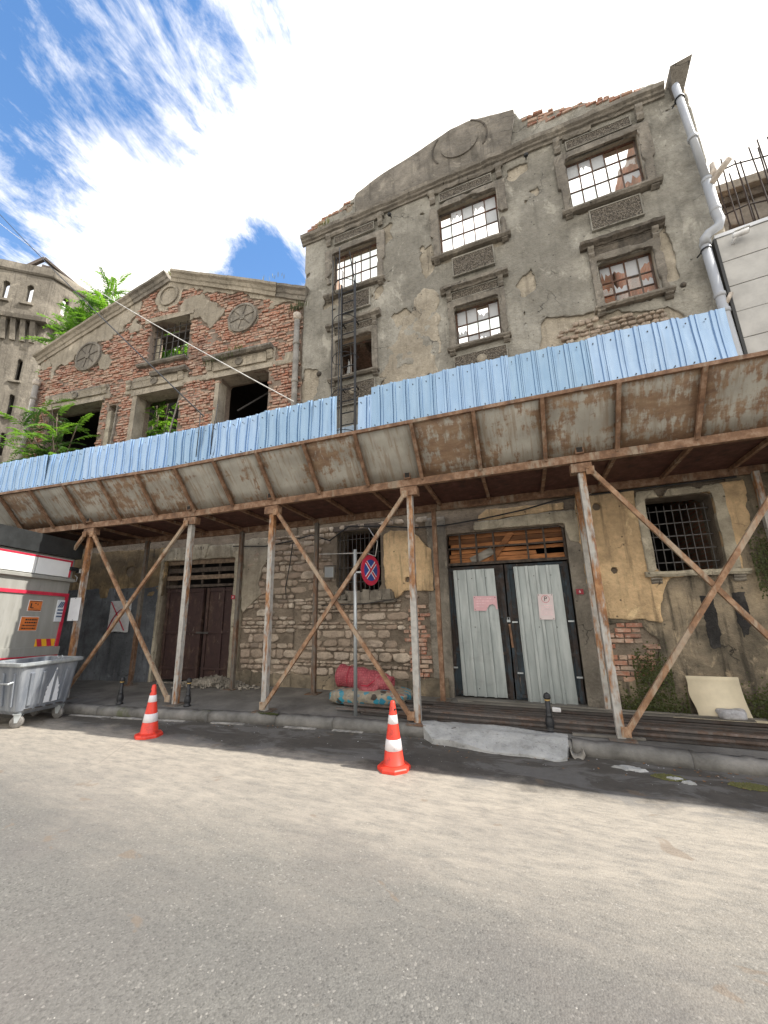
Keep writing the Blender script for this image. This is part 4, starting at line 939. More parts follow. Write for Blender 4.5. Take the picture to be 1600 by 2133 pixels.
for x0, x1, z0, z1 in ((-2.55, -1.0, 7.79, 8.03), (-5.2, -3.7, 7.74, 7.93), (-8.25, -6.35, 7.80, 7.98)):
    p = relief(B, x0, x1, z0, z1, -.03, 'pale_render', .02, 130)
    MB().lathe([(.11, 0), (.11, .04), (.08, .05), (.07, .03), (.01, .03)], 18).map(lambda a, b, c: ((x0+x1)/2+a, -.045-c, (z0+z1)/2+b)).build('boss', 'trim_render', p)
    for xx in (x0-.14, x1+.12): console(B, xx, z1+.06, -.01, .16, .26, .08, 'pale_render')
for r in (WU, WR, WM, WL): MB().box(r[0]-.18, r[1]+.12, -.05, .40, r[3]-.01, r[3]+.13, .02).build('lintel', 'pale_render', B)
for r, xx in ((WR, -2.42), (WM, -5.1)): MB().box(xx-.06, xx+.07, -.02, .3, 5.6, 7.5, .012).build('jamb', 'pale_render', B)
MB().box(-5.72, -5.66, -.04, .35, 5.6, 7.3, .02).build('jamb', 'trim_render', B); MB().box(-6.02, -5.86, .0, .4, 5.6, 7.2, .03).build('jamb', 'pale_trim', B)
m = MB()
for i in range(7): x = -4.85+i*.205; m.tube([(x, .18, 8.52), (x+rnd.uniform(-.03, .03), .18, 9.8)], .013, 6)
for i in range(5): z = 8.7+i*.24; m.tube([(-4.9, .17, z), (-3.52, .17, z+.02)], .011, 6)
m.build('window_bars', 'iron_bar', B)
MB().box(-4.86, -4.78, .24, .30, 8.52, 9.5).build('leaning_board', 'pale_trim', B)
MB().tube([(-3.95, .15, 6.2), (-3.7, .15, 7.5)], .022, 7).build('leaning_post', 'plank_grey', B)
MB().bar((-2.2, .6, 6.9), (-1.2, .9, 7.6), .04, .04).build('hanging_batten', 'iron_bar', B)
MB().bar((-1.7, .5, 6.1), (-1.5, .5, 6.0), .3, .04).build('hanging_batten', 'iron_bar', B)
# rooms behind: dark to the right, open to the sky behind the middle bay
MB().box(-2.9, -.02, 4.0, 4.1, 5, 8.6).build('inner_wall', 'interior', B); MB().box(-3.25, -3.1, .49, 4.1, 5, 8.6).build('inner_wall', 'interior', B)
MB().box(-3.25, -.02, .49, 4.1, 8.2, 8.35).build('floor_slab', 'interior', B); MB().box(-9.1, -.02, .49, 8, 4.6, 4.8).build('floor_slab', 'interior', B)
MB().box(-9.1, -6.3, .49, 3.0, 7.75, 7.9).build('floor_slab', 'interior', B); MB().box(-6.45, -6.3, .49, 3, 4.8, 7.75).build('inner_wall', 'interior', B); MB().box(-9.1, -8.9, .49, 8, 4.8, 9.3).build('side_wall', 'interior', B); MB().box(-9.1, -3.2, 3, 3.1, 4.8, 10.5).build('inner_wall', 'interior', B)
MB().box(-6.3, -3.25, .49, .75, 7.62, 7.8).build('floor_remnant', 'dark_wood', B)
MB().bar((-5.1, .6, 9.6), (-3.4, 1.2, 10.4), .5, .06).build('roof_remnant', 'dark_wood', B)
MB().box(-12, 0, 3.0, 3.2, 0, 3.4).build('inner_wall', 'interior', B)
# ground floor coats of the left building
spz = lambda X, Z: np.minimum(openings(X, Z, [DL]), np.minimum(-3.50-X, 2.22-Z+(vn(X, Z, 2, 5)-.5)*.1))
sheet('painted_coat', 'slate_paint', B, -9, -3.4, .0, 2.4, .05, spz, -.012, .05, lambda X, Z: (vn(X, Z, 2.5, 25)-.5)*.05+(vn(X, Z, 11, 26)-.5)*.012)
spo = lambda X, Z: np.minimum(np.minimum(-3.40-X, Z-2.0), np.minimum(3.15-Z, sdc(X, Z, -4.45, 2.62, .15)-(vn(X, Z, 6, 2)-.5)*.16))+(vn(X, Z, 4, 5)-.5)*.06
sheet('ochre_coat', 'stained_ochre', B, -9, -3.3, 1.9, 3.4, .05, spo, .003, .05, lambda X, Z: (vn(X, Z, 2.5, 35)-.5)*.06+(vn(X, Z, 11, 36)-.5)*.02)
tr1 = lambda X, Z: np.minimum(np.minimum(np.maximum(sdr(X, Z, (-3.45, -1.48, -1, 2.82)), -9), -sdr(X, Z, (-3.52, -1.27, -.1, 3.12))), 9)+(vn(X, Z, 5, 3)-.5)*.03
sheet('door_surround', 'pale_trim', B, -3.6, -1.2, .05, 3.2, .05, tr1, -.03, .08, lambda X, Z: (vn(X, Z, 9, 3)-.5)*.012)
k = MB().prism([(-2.52, 2.84), (-2.28, 2.84), (-2.2, 3.16), (-2.6, 3.16)], -.06, 0); ks = k.build('keystone', 'pale_trim', B)
m = MB()
for q, (dx, h) in enumerate(((-.075, .06), (-.03, .075), (.015, .07), (.06, .065))): m.bar((-2.40+dx, -.062, 3.07-h/2), (-2.40+dx+(.012 if q % 2 else -.006), -.062, 3.07+h/2), .012, .006, (0, 1, 0))
m.build('worn_carving', 'dark_render', ks)
u = rubble(lambda X, Z: np.minimum(np.minimum(X+1.28+(vn(X, Z, 4, 2)-.5)*.12, 3.3-Z), X*0+1), -1.35, .0, .3, 3.3, .03)
place_units('stone', 'small_stones', B, u, STONES, 'rubble_stone', 280, near)
sheet('ochre_coat', 'pale_render', B, -1.4, .02, 1.2, 3.3, .04, lambda X, Z: np.minimum(sdpoly(X, Z, [(-1.25, 1.5), (-1.27, 3.2), (-.55, 3.2), (-.6, 2.8), (-.85, 2.4), (-.8, 2.0), (-1.05, 1.75)])+(vn(X, Z, 5, 9)-.5)*.16, X+1.27), -.02, .05, lambda X, Z: (vn(X, Z, 9, 3)-.5)*.015)
sheet('plinth', 'mossy_render', B, -1.3, .02, .1, .5, .04, lambda X, Z: .40+(vn(X, Z, 3, 77)-.5)*.16-Z, -.045, .1, lambda X, Z: (vn(X, Z, 5, 78)-.5)*.06)
d2 = empty('door', (0, .1, 0), 0, B)
m = MB(); m.box(-3.36, -2.32, 0, .05, .18, 2.16); m.box(-2.24, -1.52, 0, .05, .16, 2.16)
m.build('door_leaf', 'door_brown', d2)
m = MB()
for x in (-3.3, -2.36, -2.20, -1.80, -1.56): m.box(x-.035, x+.035, -.03, -.002, .2, 2.16)
for z in (.42, 1.18, 2.1): m.box(-3.36, -2.34, -.034, -.003, z-.022, z+.022); m.box(-2.22, -1.54, -.034, -.003, z-.022, z+.022)
m.build('door_frame', 'door_brown', d2)
MB().bar((-2.42, -.05, 1.18), (-2.1, -.05, 1.17), .04, .015, (0, 1, 0)).build('door_bolt', 'iron_bar', d2)
m = MB()
for x in (-3.4, -2.9, -2.45, -2.0, -1.55): m.box(x-.02, x+.02, .03, .07, 2.18, 2.83)
m.build('slat_frame', 'dark_wood', d2)
for i, z in enumerate((2.19, 2.36, 2.53, 2.72)):
    MB().box(-3.42, -1.52, -.02+rnd.random()*.01, .02, z, z+(.10 if i else .06), .008).build('slat', 'weathered_wood' if i % 2 else 'dark_wood', d2)

# ================================================================== tower far left
TW = tag(empty('mill_tower', (-28.1, 12.0, 0), R(40)), 'tall pale concrete mill tower with arched windows and a corbelled top', 'building')
ZT = lambda z: 1.65+2*(z-1.65)
def archw(X, Z, l):
    d = np.full(X.shape, 9.)
    for cx, hw, z0, z1 in l: d = np.minimum(d, sdarch(X, Z, cx, hw, z0, z1))
    return d
SH = 2*9.95-1.65
shaftw = [(cx, .15, 2*a-1.65, 2*b-1.65) for cx in (-1.06, -2.5, -4.0) for a, b in ((8.66, 9.45), (7.48, 8.22), (6.2, 6.95), (4.9, 5.7))]
sheet('shaft_face', 'tower_render', TW, -4.9, 0, 0, 21, .14, lambda X, Z: archw(X, Z, shaftw), 0, .4, lambda X, Z: np.where(-archw(X, Z, [(cx, .27, 4, 2*9.84-1.65) for cx in (-1.06, -2.5, -4.0)]) > 0, -.09, 0), sorted([cx+s*w for cx in (-1.06, -2.5, -4.0) for s in (-1, 1) for w in (.15, .27)]))
topw = [(cx, .19, 2*11.3-1.65, 2*11.98-1.65) for cx in (-1.1, -2.34, -3.6)]
sheet('top_face', 'tower_render', TW, -5.1, -.05, 19.8, 23.5, .1, lambda X, Z: archw(X, Z, topw), -.45, .4, None, sorted([cx+s*.19 for cx in (-1.1, -2.34, -3.6) for s in (-1, 1)]))
for i, (cx, hw, z0, z1) in enumerate(topw): MB().box(cx-.36, cx+.36, -.6, -.3, z0-.16, z0).build('sill', 'tower_render', TW)
for cx in (-1.06, -2.5): 
    for z in (2*8.66-1.65, 2*7.48-1.65): MB().box(cx-.32, cx+.32, -.1, .1, z-.12, z).build('sill', 'tower_render', TW)
for i in range(10):
    x = -.62-.5*i
    MB().profile([(0, 18.4), (-.14, 18.4), (-.2, 18.8), (-.36, 19.3), (-.42, 19.75), (0, 19.75)], x-.13, x+.13, 1).build('corbel', 'tower_render', TW)
MB().profile([(0, 19.75), (-.55, 19.75), (-.62, 20.0), (-.62, 20.2), (-.45, 20.25), (0, 20.25)], -5.2, .12, 3, .02).build('string_course', 'tower_render', TW)
MB().profile([(-.05, 23.1), (-.5, 23.1), (-.56, 23.2), (-.56, 23.75), (.0, 23.75)], -5.2, -.02, 6, .03).build('parapet', 'tower_render', TW)
def side(name, y0, z0, z1, w, off, mat='tower_render', wins=()):   # the next octagon face, turned 45 degrees back
    o = sheet(name, mat, TW, 0, w, z0, z1, .2, lambda X, Z: archw(X, Z, wins) if wins else X*0+1, 0, .4, None)
    o.location = (off, y0, 0); o.rotation_euler = (0, 0, R(45)); return o
side('shaft_face', 0, 0, 21, 4.6, 0); side('top_face', -.45, 19.8, 23.5, 4.4, -.05, 'tower_render', [(.9, .17, 20.9, 22.3)]); side('parapet', -.55, 23.1, 23.75, 4.4, 0)
k = MB().profile([(0, 19.75), (-.5, 19.75), (-.6, 20.0), (-.6, 20.2), (0, 20.25)], .2, 4.4, 2); o = k.build('string_course', 'tower_render', TW); o.rotation_euler = (0, 0, R(45))
for i in range(4):
    k = MB().profile([(0, 18.4), (-.14, 18.4), (-.2, 18.8), (-.36, 19.3), (-.42, 19.75), (0, 19.75)], .5+i*.9-.16, .5+i*.9+.16, 1); o = k.build('corbel', 'tower_render', TW); o.rotation_euler = (0, 0, R(45))
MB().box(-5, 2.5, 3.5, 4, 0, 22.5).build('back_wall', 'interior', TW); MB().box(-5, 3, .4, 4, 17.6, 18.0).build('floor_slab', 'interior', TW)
k = MB()
for i in range(26):
    t = i/25; x = -2.3+4.6*t; h = 23.6+1.75*(1-abs(t-.22)/.22 if t < .22 else 1-(t-.22)/.78)
    k.bar((x, .4+1.5*t, 23.4+rnd.uniform(-.1, .1)), (x+rnd.uniform(-.1, .1), .8+1.5*t, h+rnd.uniform(-.1, .1)), .24, .12)
k.bar((-2.5, .2, 23.5), (-1.3, .6, 25.4), .3, .15); k.bar((-1.3, .6, 25.4), (2.4, 2.2, 23.2), .3, .15)
k.build('broken_roof', 'dark_wood', TW)

# ================================================================== right edge: clad wall, camera, unfinished building
CW = tag(empty('clad_wall', (3.25, 6.98, 0), R(-6.2)), 'wall clad in pale weathered horizontal boards beside the white drainpipe', 'wall')
for i in range(16):
    z = -.1+i*.475
    for x0, x1 in ((.02, 1.05+(i % 2)*.9), (1.06+(i % 2)*.9, 5)):
        if i < 8 : continue
        MB().box(x0, x1-.006, -.02+rnd.uniform(-.004, .004), .03, z, z+.462).build('board', 'board_cladding', CW)
MB().box(.0, 5, .03, .3, 0, 7.48).build('backing', 'raw_concrete', CW)
MB().box(.0, 5, -.04, .3, 7.50, 7.56).build('cap_strip', 'white_sign', CW); MB().box(-.02, .02, -.03, .3, 3, 7.5).build('edge_strip', 'truck_dark', CW)
c = tag(empty('security_camera', (3.42, 6.83, 7.355), R(-10)), 'small white bullet security camera mounted on the pale board wall', 'camera')
MB().lathe([(.030, .0), (.042, .015), (.042, .10), (.046, .105), (.046, .185), (.040, .19)], 18).map(lambda a, b, z: (z, a, b)).build('housing', 'camera_white', c, True)
MB().lathe([(.038, .186), (.038, .194), (.01, .196)], 18).map(lambda a, b, z: (z, a, b)).build('lens', 'lens_black', c)
MB().box(.02, .21, -.05, .05, .046, .052).build('sun_shield', 'camera_white', c)
MB().tube([(.03, .0, -.03), (.015, .04, -.06), (.0, .13, -.06)], .016, 8).build('bracket', 'camera_white', c, True)
UB = tag(empty('unfinished_building', (5, 9.4, 0)), 'unfinished concrete storey with bare reinforcing bars behind the board wall', 'building')
sheet('wall', 'raw_concrete', UB, -.62, 5, 0, 10.75, .12, lambda X, Z: np.minimum(10.55+X*.07+(vn(X, Z*0, 2, 3)-.5)*.15-Z, sdr(X, Z, (-.3, 4.5, 8.7, 9.75))+(vn(X, Z, 3, 3)-.5)*.5), 0, .4, lambda X, Z: (vn(X, Z, 4, 3)-.5)*.08)
MB().box(-.7, 5, -.25, .6, 10.5, 10.72, .02).build('slab_edge', 'pale_render', UB); MB().box(-.7, 5, -.12, .4, 10.3, 10.5, .02).build('slab_band', 'dark_render', UB)
MB().box(-.6, 5, 1.2, 1.3, 8, 10.3).build('inner_wall', 'brickwork', UB)
MB().prism([(-.2, 10.72), (2.5, 10.72), (2.5, 11.7), (.9, 11.2)], .2, .5).build('concrete_gable', 'pale_render', UB)
m = MB()
for i in range(24):
    x = -.55+i*.105+rnd.uniform(-.025, .025); m = MB(); y = -.55+rnd.uniform(-.1, .1); h = 11.0+.3*(i > 14)+rnd.uniform(-.4, .3)
    m.tube([(x, y, 8.6), (x+rnd.uniform(-.03, .03), y, 10), (x+rnd.uniform(-.06, .06), y, h)], .013, 6); m.build('reinforcing_bar', 'rebar', UB)
for z in (9.6, 10.72): MB().tube([(-1.0, -.55, z-.05), (-.2, -.55, z+.1), (.8, -.55, z-.03), (2, -.55, z+.1)], .016, 6).build('cross_bar', 'rebar', UB)

# ================================================================== protective canopy along the pavement
def bendc(u, v, z):
    w = .9; t = min(1, max(0, (u+w)/(2*w))); a = R(7.0)*(1-t)+R(2.86)*t
    aa = R(2.86) if u >= 0 else R(7.0)
    return (-6+u*math.cos(aa)-v*math.sin(a), 5.25+u*math.sin(aa)+v*math.cos(a), z+.018*(u-7)*(z > .6))
CN = tag(empty('pavement_canopy', (0, 5.5, .13)), 'rusty steel pavement canopy with sloping stained panels and a blue metal fence on top', 'canopy')
def cpart(m, name, mat, par=None, smooth=False):
    m.map(bendc).map(lambda x, y, z: (x, y-5.5, z-.13)); return m.build(name, mat, par or CN, smooth)
U0, U1 = -12, 20
us = np.arange(U0, U1, .6)
def seg_bar(pts_fn, w, h, name, mat, u0=U0, u1=U1, step=1.2, up=(0, 0, 1)):
    m = MB(); k = list(np.arange(u0, u1, step))+[u1]
    for a, b in zip(k[:-1], k[1:]): m.bar(pts_fn(a), pts_fn(b), w, h, up)
    return cpart(m, name, mat)
BZ = 3.60
seg_bar(lambda u: (u, 0, BZ-.05), .08, .11, 'edge_beam', 'rusty_beam'); seg_bar(lambda u: (u, 1.38, BZ-.13), .07, .12, 'wall_beam', 'rusty_beam')
seg_bar(lambda u: (u, -.60, 4.255), .05, .05, 'top_rail', 'rusty_beam')
RIB = [7.95-.872*k for k in range(-14, 24)]
for i, u in enumerate(RIB):
    m = MB().bar((u, -.05, BZ-.02), (u, -.615, 4.24), .045, .05, (1, 0, 0)); cpart(m, 'panel_rib', 'rusty_beam')
    m = MB().bar((u, .02, BZ-.035), (u, 1.4, BZ-.10), .05, .05); cpart(m, 'joist', 'rusty_beam')
    if i < len(RIB)-1:
        v = RIB[i+1]; m = MB(); K = 4
        m.add([(u-.0+(v-u)*a/K, -.035-.565*b/K+.012*math.sin(a*1.3+i)*math.sin(PI*b/K), BZ+.0+.645*b/K+.006) for b in range(K+1) for a in range(K+1)], [(b*5+a, b*5+a+1, b*5+a+6, b*5+a+5) for b in range(K) for a in range(K)])
        thick(cpart(m, 'canopy_panel', 'stained_panel', None, True), .003)
        m = MB().box(v, u-.004, .0, 1.42, BZ+.0, BZ+.012); m.map(lambda x, y, z: (x, y, z-.05*y)); cpart(m, 'deck_sheet', 'deck_sheet')
# fence of corrugated sheets on the top rail
def fence(u0, u1, z0, z1, tint=0):
    m = MB(); pts = []; x = u0
    while x < u1-.02:
        for a, d in ((0, 0), (.10, 0), (.109, -.021), (.136, -.021), (.145, 0), (.16, 0), (.166, -.012), (.181, -.012), (.187, 0)):
            if x+a < u1: pts.append((x+a, d))
        x += .2
    pts.append((u1, 0)); n = len(pts); K = 3; lean = rnd.uniform(-.018, .018); dz1 = rnd.uniform(-.012, .012); yo = rnd.uniform(-.004, .004)
    m.add([(a+.0, -.585+yo+b+lean*k/K+.008*math.sin(a*6+k*1.7), z0+(z1+dz1*(a-u0)-z0)*k/K+(.004*math.sin(a*23) if k == K else 0)) for k in range(K+1) for a, b in pts], [(k*n+i, k*n+i+1, (k+1)*n+i+1, (k+1)*n+i) for k in range(K) for i in range(n-1)])
    thick(cpart(m, 'fence_sheet', 'fence_metal'), .0015)
    k_ = MB()
    for q in np.arange(u0+.05, u1-.03, .2):
        for zz_ in (z0+.05, z1-.10): k_.box(q-.006, q+.006, -.60, -.588, zz_-.006, zz_+.006)
    cpart(k_, 'screws', 'iron_bar')
u = -12.
while u < 3.25: fence(u, min(u+1.0, 3.28), 4.27, 4.95+rnd.uniform(-.006, .006)); u += .99
fence(3.64, 3.86, 4.27, 4.84); 
u = 3.86
while u < 8.25: fence(u, min(u+1.0, 8.28), 4.27, 4.95+rnd.uniform(-.006, .006)); u += .99
# posts, head blocks, base plates, braces
POST = [(-4.85, -4.85), (-2.42, -2.42), (0, .03), (1.78, 1.80), (4.24, 4.24), (6.63, 6.64), (9.0, 9.0)]
for ut, ub_ in POST:
    m = MB().bar((ub_, .02, .135), (ut, .02, BZ-.25), .085, .085, (0, 1, 0)); cpart(m, 'post', 'rusty_post')
    m = MB().box(ut-.13, ut+.13, -.05, .09, BZ-.25, BZ-.12, .006); cpart(m, 'head_block', 'rusty_beam')
    m = MB().bar((ut, -.10, BZ+.05), (ut, .4, BZ+.05), .1, .1); cpart(m, 'cross_beam', 'rusty_beam')
    m = MB().bar((ut, -.103, BZ+.05), (ut, -.06, BZ+.05), .075, .075); cpart(m, 'beam_hollow_shade', 'interior')  # dark square painted for the shade inside the hollow beam
    m = MB().box(ub_-.14, ub_+.14, -.12, .16, .128, .142); cpart(m, 'base_plate', 'dark_post')
for k, ((a, _), (b, _2)) in enumerate(zip(POST[:-1], POST[1:])):
    if k in (0, 1, 3, 5):
        for p, q, off in (((a+.1, -.03), (b-.08, -.03), 0), ((b-.05, -.06), (a+.05, -.06), 1)):
            for (gu, gz) in ((p[0], BZ-.24), (q[0], .23)):
                g_ = MB().box(gu-.05, gu+.05, p[1]-.030, p[1]-.022, gz-.055, gz+.055)
                for bx, bz in ((-.028, .032), (.028, -.032)): g_.box(gu+bx-.011, gu+bx+.011, p[1]-.042, p[1]-.028, gz+bz-.011, gz+bz+.011)
                cpart(g_, 'gusset_plate', 'rusty_brace')
            m = MB().bar((p[0], p[1], BZ-.22), (q[0], q[1], .20), .055, .045, (0, 1, 0)); cpart(m, 'brace', 'rusty_brace')
for uu, z in ((-2.35, 3.3), (.13, 3.3), (1.92, 3.3), (4.33, 3.3), (6.74, 3.25), (9.1, 3.25)):
    m = MB().bar((uu, 1.33, .14), (uu, 1.33, BZ-.17), .075, .075, (0, 1, 0)); cpart(m, 'wall_post', 'rusty_post' if uu > 6 else ('rusty_beam' if uu > 4 else 'dark_post'))
    m = MB().box(uu-.12, uu+.12, 1.2, 1.45, .129, .141); cpart(m, 'base_plate', 'dark_post')

# ================================================================== things standing in the street
def copy_tree(o, parent=None):
    c = o.copy(); col.objects.link(c)
    if parent: c.parent = parent
    for ch in list(o.children): copy_tree(ch, c)
    return c
# cones
cone = empty('traffic_cone', (-1.67, 4.30, .0))
k = MB(); n8 = 8; rr = [(.178, 0), (.178, .028), (.165, .04), (.125, .05)]
vs = [(r*math.cos(2*PI*(i+.5)/n8), r*math.sin(2*PI*(i+.5)/n8), z) for r, z in rr for i in range(n8)]
k.add(vs, [(a*n8+i, a*n8+(i+1) % n8, (a+1)*n8+(i+1) % n8, (a+1)*n8+i) for a in range(3) for i in range(n8)]+[tuple(range(3*n8, 4*n8))])
k.build('base', 'cone_orange', cone, False, .004)
cr = lambda z: .112-(z-.05)*.146
k = MB(); k.lathe([(cr(.05)+.006, .045), (cr(.05)+.004, .06), (cr(.065), .065), (cr(.3), .3), (cr(.64), .64), (cr(.655)-.004, .655), (cr(.655)-.012, .655), (.01, .60)], 28); k.build('cone_body', 'cone_orange', cone, True)
for z0, z1 in ((.185, .29), (.435, .52)):
    k = MB().lathe([(cr(z0)+.0005, z0), (cr(z0)+.0022, z0+.001), (cr(z1)+.0022, z1-.001), (cr(z1)+.0005, z1)], 28); k.build('reflective_band', 'cone_white', cone, True)
def conemark(parent, az):
    m = MB(); z = .575; r = cr(z)+.0025
    for p in ([(.012*math.cos(t), z+.012*math.sin(t)) for t in np.linspace(0, 2*PI, 10)[:-1]], [(-.003, z-.035), (.003, z-.035), (.004, z-.012), (-.004, z-.012)]):
        m.prism(p, -r-.001, -r+.004)
    m.map(lambda x, y, zz: (x*math.cos(az)-y*math.sin(az), x*math.sin(az)+y*math.cos(az), zz)); return m.build('printed_mark', 'black_print', parent)
conemark(cone, R(62))
tag(cone, 'orange white-banded traffic cone nearest the camera, beside the concrete ramp', 'traffic cone', 'traffic cones along the kerb')
c2 = copy_tree(cone); c2.location = (-5.24, 4.24, 0); c2.rotation_euler.z = R(-75)
tag(c2, 'orange white-banded traffic cone further along the street, nearer the dumpster', 'traffic cone', 'traffic cones along the kerb')
# bollards
bo = empty('bollard', (-.12, 5.66, .13))
MB().lathe([(.056, 0), (.058, .015), (.042, .03), (.050, .06), (.053, .10), (.046, .14), (.036, .165), (.040, .172), (.040, .185), (.034, .19), (.036, .21), (.029, .235), (.029, .36)], 18).build('shaft', 'black_iron', bo, True)
MB().lathe([(.031, .345), (.034, .35), (.034, .358), (.031, .362)], 18).build('gold_ring', 'gold_paint', bo, True)
MB().lathe([(.032, .362), (.043, .372), (.045, .388), (.040, .396), (.043, .402), (.036, .412), (.038, .417), (.022, .432), (.008, .436)], 18).build('cap', 'black_iron', bo, True)
tag(bo, 'black cast iron bollard standing before the door with corrugated sheets', 'bollard', 'cast iron bollards')
for p, l in (((-6.95, 4.99, .13), 'black cast iron bollard left of the orange cone, nearest the dumpster'), ((-5.66, 5.23, .13), 'black cast iron bollard just right of the pale post before the brown door')):
    c = copy_tree(bo); c.location = p; tag(c, l, 'bollard')
# no stopping sign
sg = tag(empty('road_sign', (-2.74, 5.56, .13)), 'round red and blue no stopping sign on a galvanised pole', 'road sign')
MB().tube([(0, 0, 0), (0, 0, 2.42)], .028, 14).build('pole', 'zinc_pole', sg, True)
MB().box(.02, .30, -.012, .012, 2.05, 2.075).build('bracket', 'zinc_pole', sg)
dsk = empty('sign_disc', (.275, -.02, 2.08), R(76), sg)          # faces along the street
rot = lambda a, b, c: (a, -c, b)
MB().lathe([(.232, -.004), (.235, 0), (.232, .004)], 40).map(rot).build('rim', 'sign_red', dsk)
MB().lathe([(.165, 0), (.165, .0065), (.01, .0065)], 40).map(rot).build('blue_field', 'sign_blue', dsk)
m = MB(); m2 = MB()
for a in (R(45), R(-45)):
    c, s = math.cos(a), math.sin(a)
    for mm, w, d in ((m2, .042, .008), (m, .024, .010)):
        P = [(-.165, -w/1.4), (.165, -w/1.4), (.165, w/1.4), (-.165, w/1.4)]; mm.prism([(x*c-z*s, x*s+z*c) for x, z in P], -d-(.001 if a > 0 else 0), -.002)
m2.build('white_edges', 'sign_white', dsk); m.build('red_cross', 'sign_red', dsk)
# steel bars and planks on the pavement
for L, cnt, sp in ((0, 17, .052), (1, 15, .056), (2, 9, .08)):
    for i in range(cnt):
        y = 5.62+i*sp+L*.035+rnd.uniform(-.014, .014); x0 = -3.3+rnd.random()*1.6+(i > 11)*.5+L*.1; x1 = rnd.uniform(4.6, 6.2); w = rnd.uniform(.022, .034)
        o = MB().bar((0, 0, 0), (x1-x0, rnd.uniform(-.04, .06)+.05, rnd.uniform(-.01, .01)), w, .024).build('steel_bar', 'rust_bar', None, False, 0, (x0, y, .144+L*.027+rnd.uniform(0, .016)))
        tag(o, 'long rusty steel bar lying in the low stack along the pavement', 'steel bar', 'steel bars stacked on the pavement')
for i in range(6):
    y = 6.44+i*.085; x0 = -1.75+rnd.random()*.6; x1 = rnd.uniform(1.3, 2.6)
    o = MB().bar((0, 0, 0), (x1-x0, rnd.uniform(-.03, .03), 0), rnd.uniform(.055, .08), .03).build('plank', 'plank_grey', None, False, 0, (x0, y, .146))
    tag(o, 'weathered grey plank lying flat on the pavement behind the steel bars', 'plank', 'grey planks by the sheeted door')
o = MB().bar((0, 0, 0), (.75, .05, 0), .05, .025).build('plank', 'plank_grey', None, False, 0, (.12, 5.56, .147)); tag(o, 'short loose batten at the kerb edge right of the bollard', 'plank')
# mattress and quilt
def soft(w, d, h, nx=36, ny=18, e=.35, seed=1, amp=.03, bend=None):
    vs, fs = [], []
    sg_ = lambda v, p: math.copysign(abs(v)**p, v)
    for j in range(ny+1):
        ph = -PI/2+PI*j/ny
        for i in range(nx):
            t = 2*PI*i/nx; x = sg_(math.cos(ph), .45)*sg_(math.cos(t), e)*w/2; y = sg_(math.cos(ph), .45)*sg_(math.sin(t), e)*d/2; z = sg_(math.sin(ph), .6)*h/2
            q = 1+(float(vn(x*1.0+5, z*2+y*1.7+3, 5, seed))-.5)*amp*6; vs.append((x*q, y*q, z*q+h/2))
    for j in range(ny):
        for i in range(nx): fs.append((j*nx+i, j*nx+(i+1) % nx, (j+1)*nx+(i+1) % nx, (j+1)*nx+i))
    m = MB(); m.add(vs, fs); return m
m = soft(1.28, .72, .24, amp=.035).map(lambda x, y, z: (x, y, z*(1-.28*max(0, x-.2))))
mt = tag(m.build('mattress', 'floral_cloth', None, True, 0, (-2.84, 6.34, .135), (0, 0, R(5))), 'thin mattress with blue and brown floral cover lying on the pavement', 'mattress')
pts = []; rs = []
for i in range(25):
    t = i/24; x = -.52+1.0*t; r = .175*(1-.12*math.exp(-((t-.24)/.035)**2))*(1 if t < .55 else 1-(t-.55)*.72)+.012*math.sin(t*31)
    if i == 0: r *= .8
    pts.append((x, -.09*t, .175-.04*t)); rs.append(r)
q = MB().tube(pts, rs, 26, False).map(lambda x, y, z: (x, y+(float(vn(x*9+2, z*9, 1, 5))-.5)*.035, z+(float(vn(x*8+7, y*9, 1, 6))-.5)*.03))
b = len(q.v); e = pts[-1]; inner = q.v[-26:]
for f, dx in ((.72, .012), (.5, -.05), (.2, -.10)): q.v += [(e[0]+dx, e[1]+(y-e[1])*f, e[2]+(z-e[2])*f) for x, y, z in inner]
for rg in range(3):
    for i in range(26): q.f.append((b-26+rg*26+i, b-26+rg*26+(i+1) % 26, b+rg*26+(i+1) % 26, b+rg*26+i)); q.mi.append(0)
q.f.append(tuple(b+52+i for i in range(26))); q.mi.append(0)
c0 = len(q.v); q.f.append(tuple(range(26))[::-1]); q.mi.append(0)
qu = tag(q.build('rolled_quilt', 'pink_quilt', None, True, 0, (-2.93, 6.36, .335), (0, R(3), R(2))), 'rolled up faded red patterned quilt lying on the floral mattress', 'quilt')
fl = MB().tube([(-.02, -.20, .05), (.10, -.235, .02), (.24, -.22, .05), (.30, -.19, .15)], [.05, .07, .06, .03], 14); fl.build('quilt_fold', 'pink_quilt', qu, True)
MB().tube([(.0, -.235, .09), (.12, -.25, .10), (.28, -.16, .24)], .012, 8).build('quilt_piping', 'red_paint', qu, True)
tc_ = MB().tube([(-.28+.004*math.sin(i), -.174*math.cos(i*PI/8)-.02, .172+.172*math.sin(i*PI/8)) for i in range(-5, 9)], .008, 6); tc_.build('tie_cord', 'red_paint', qu, True)
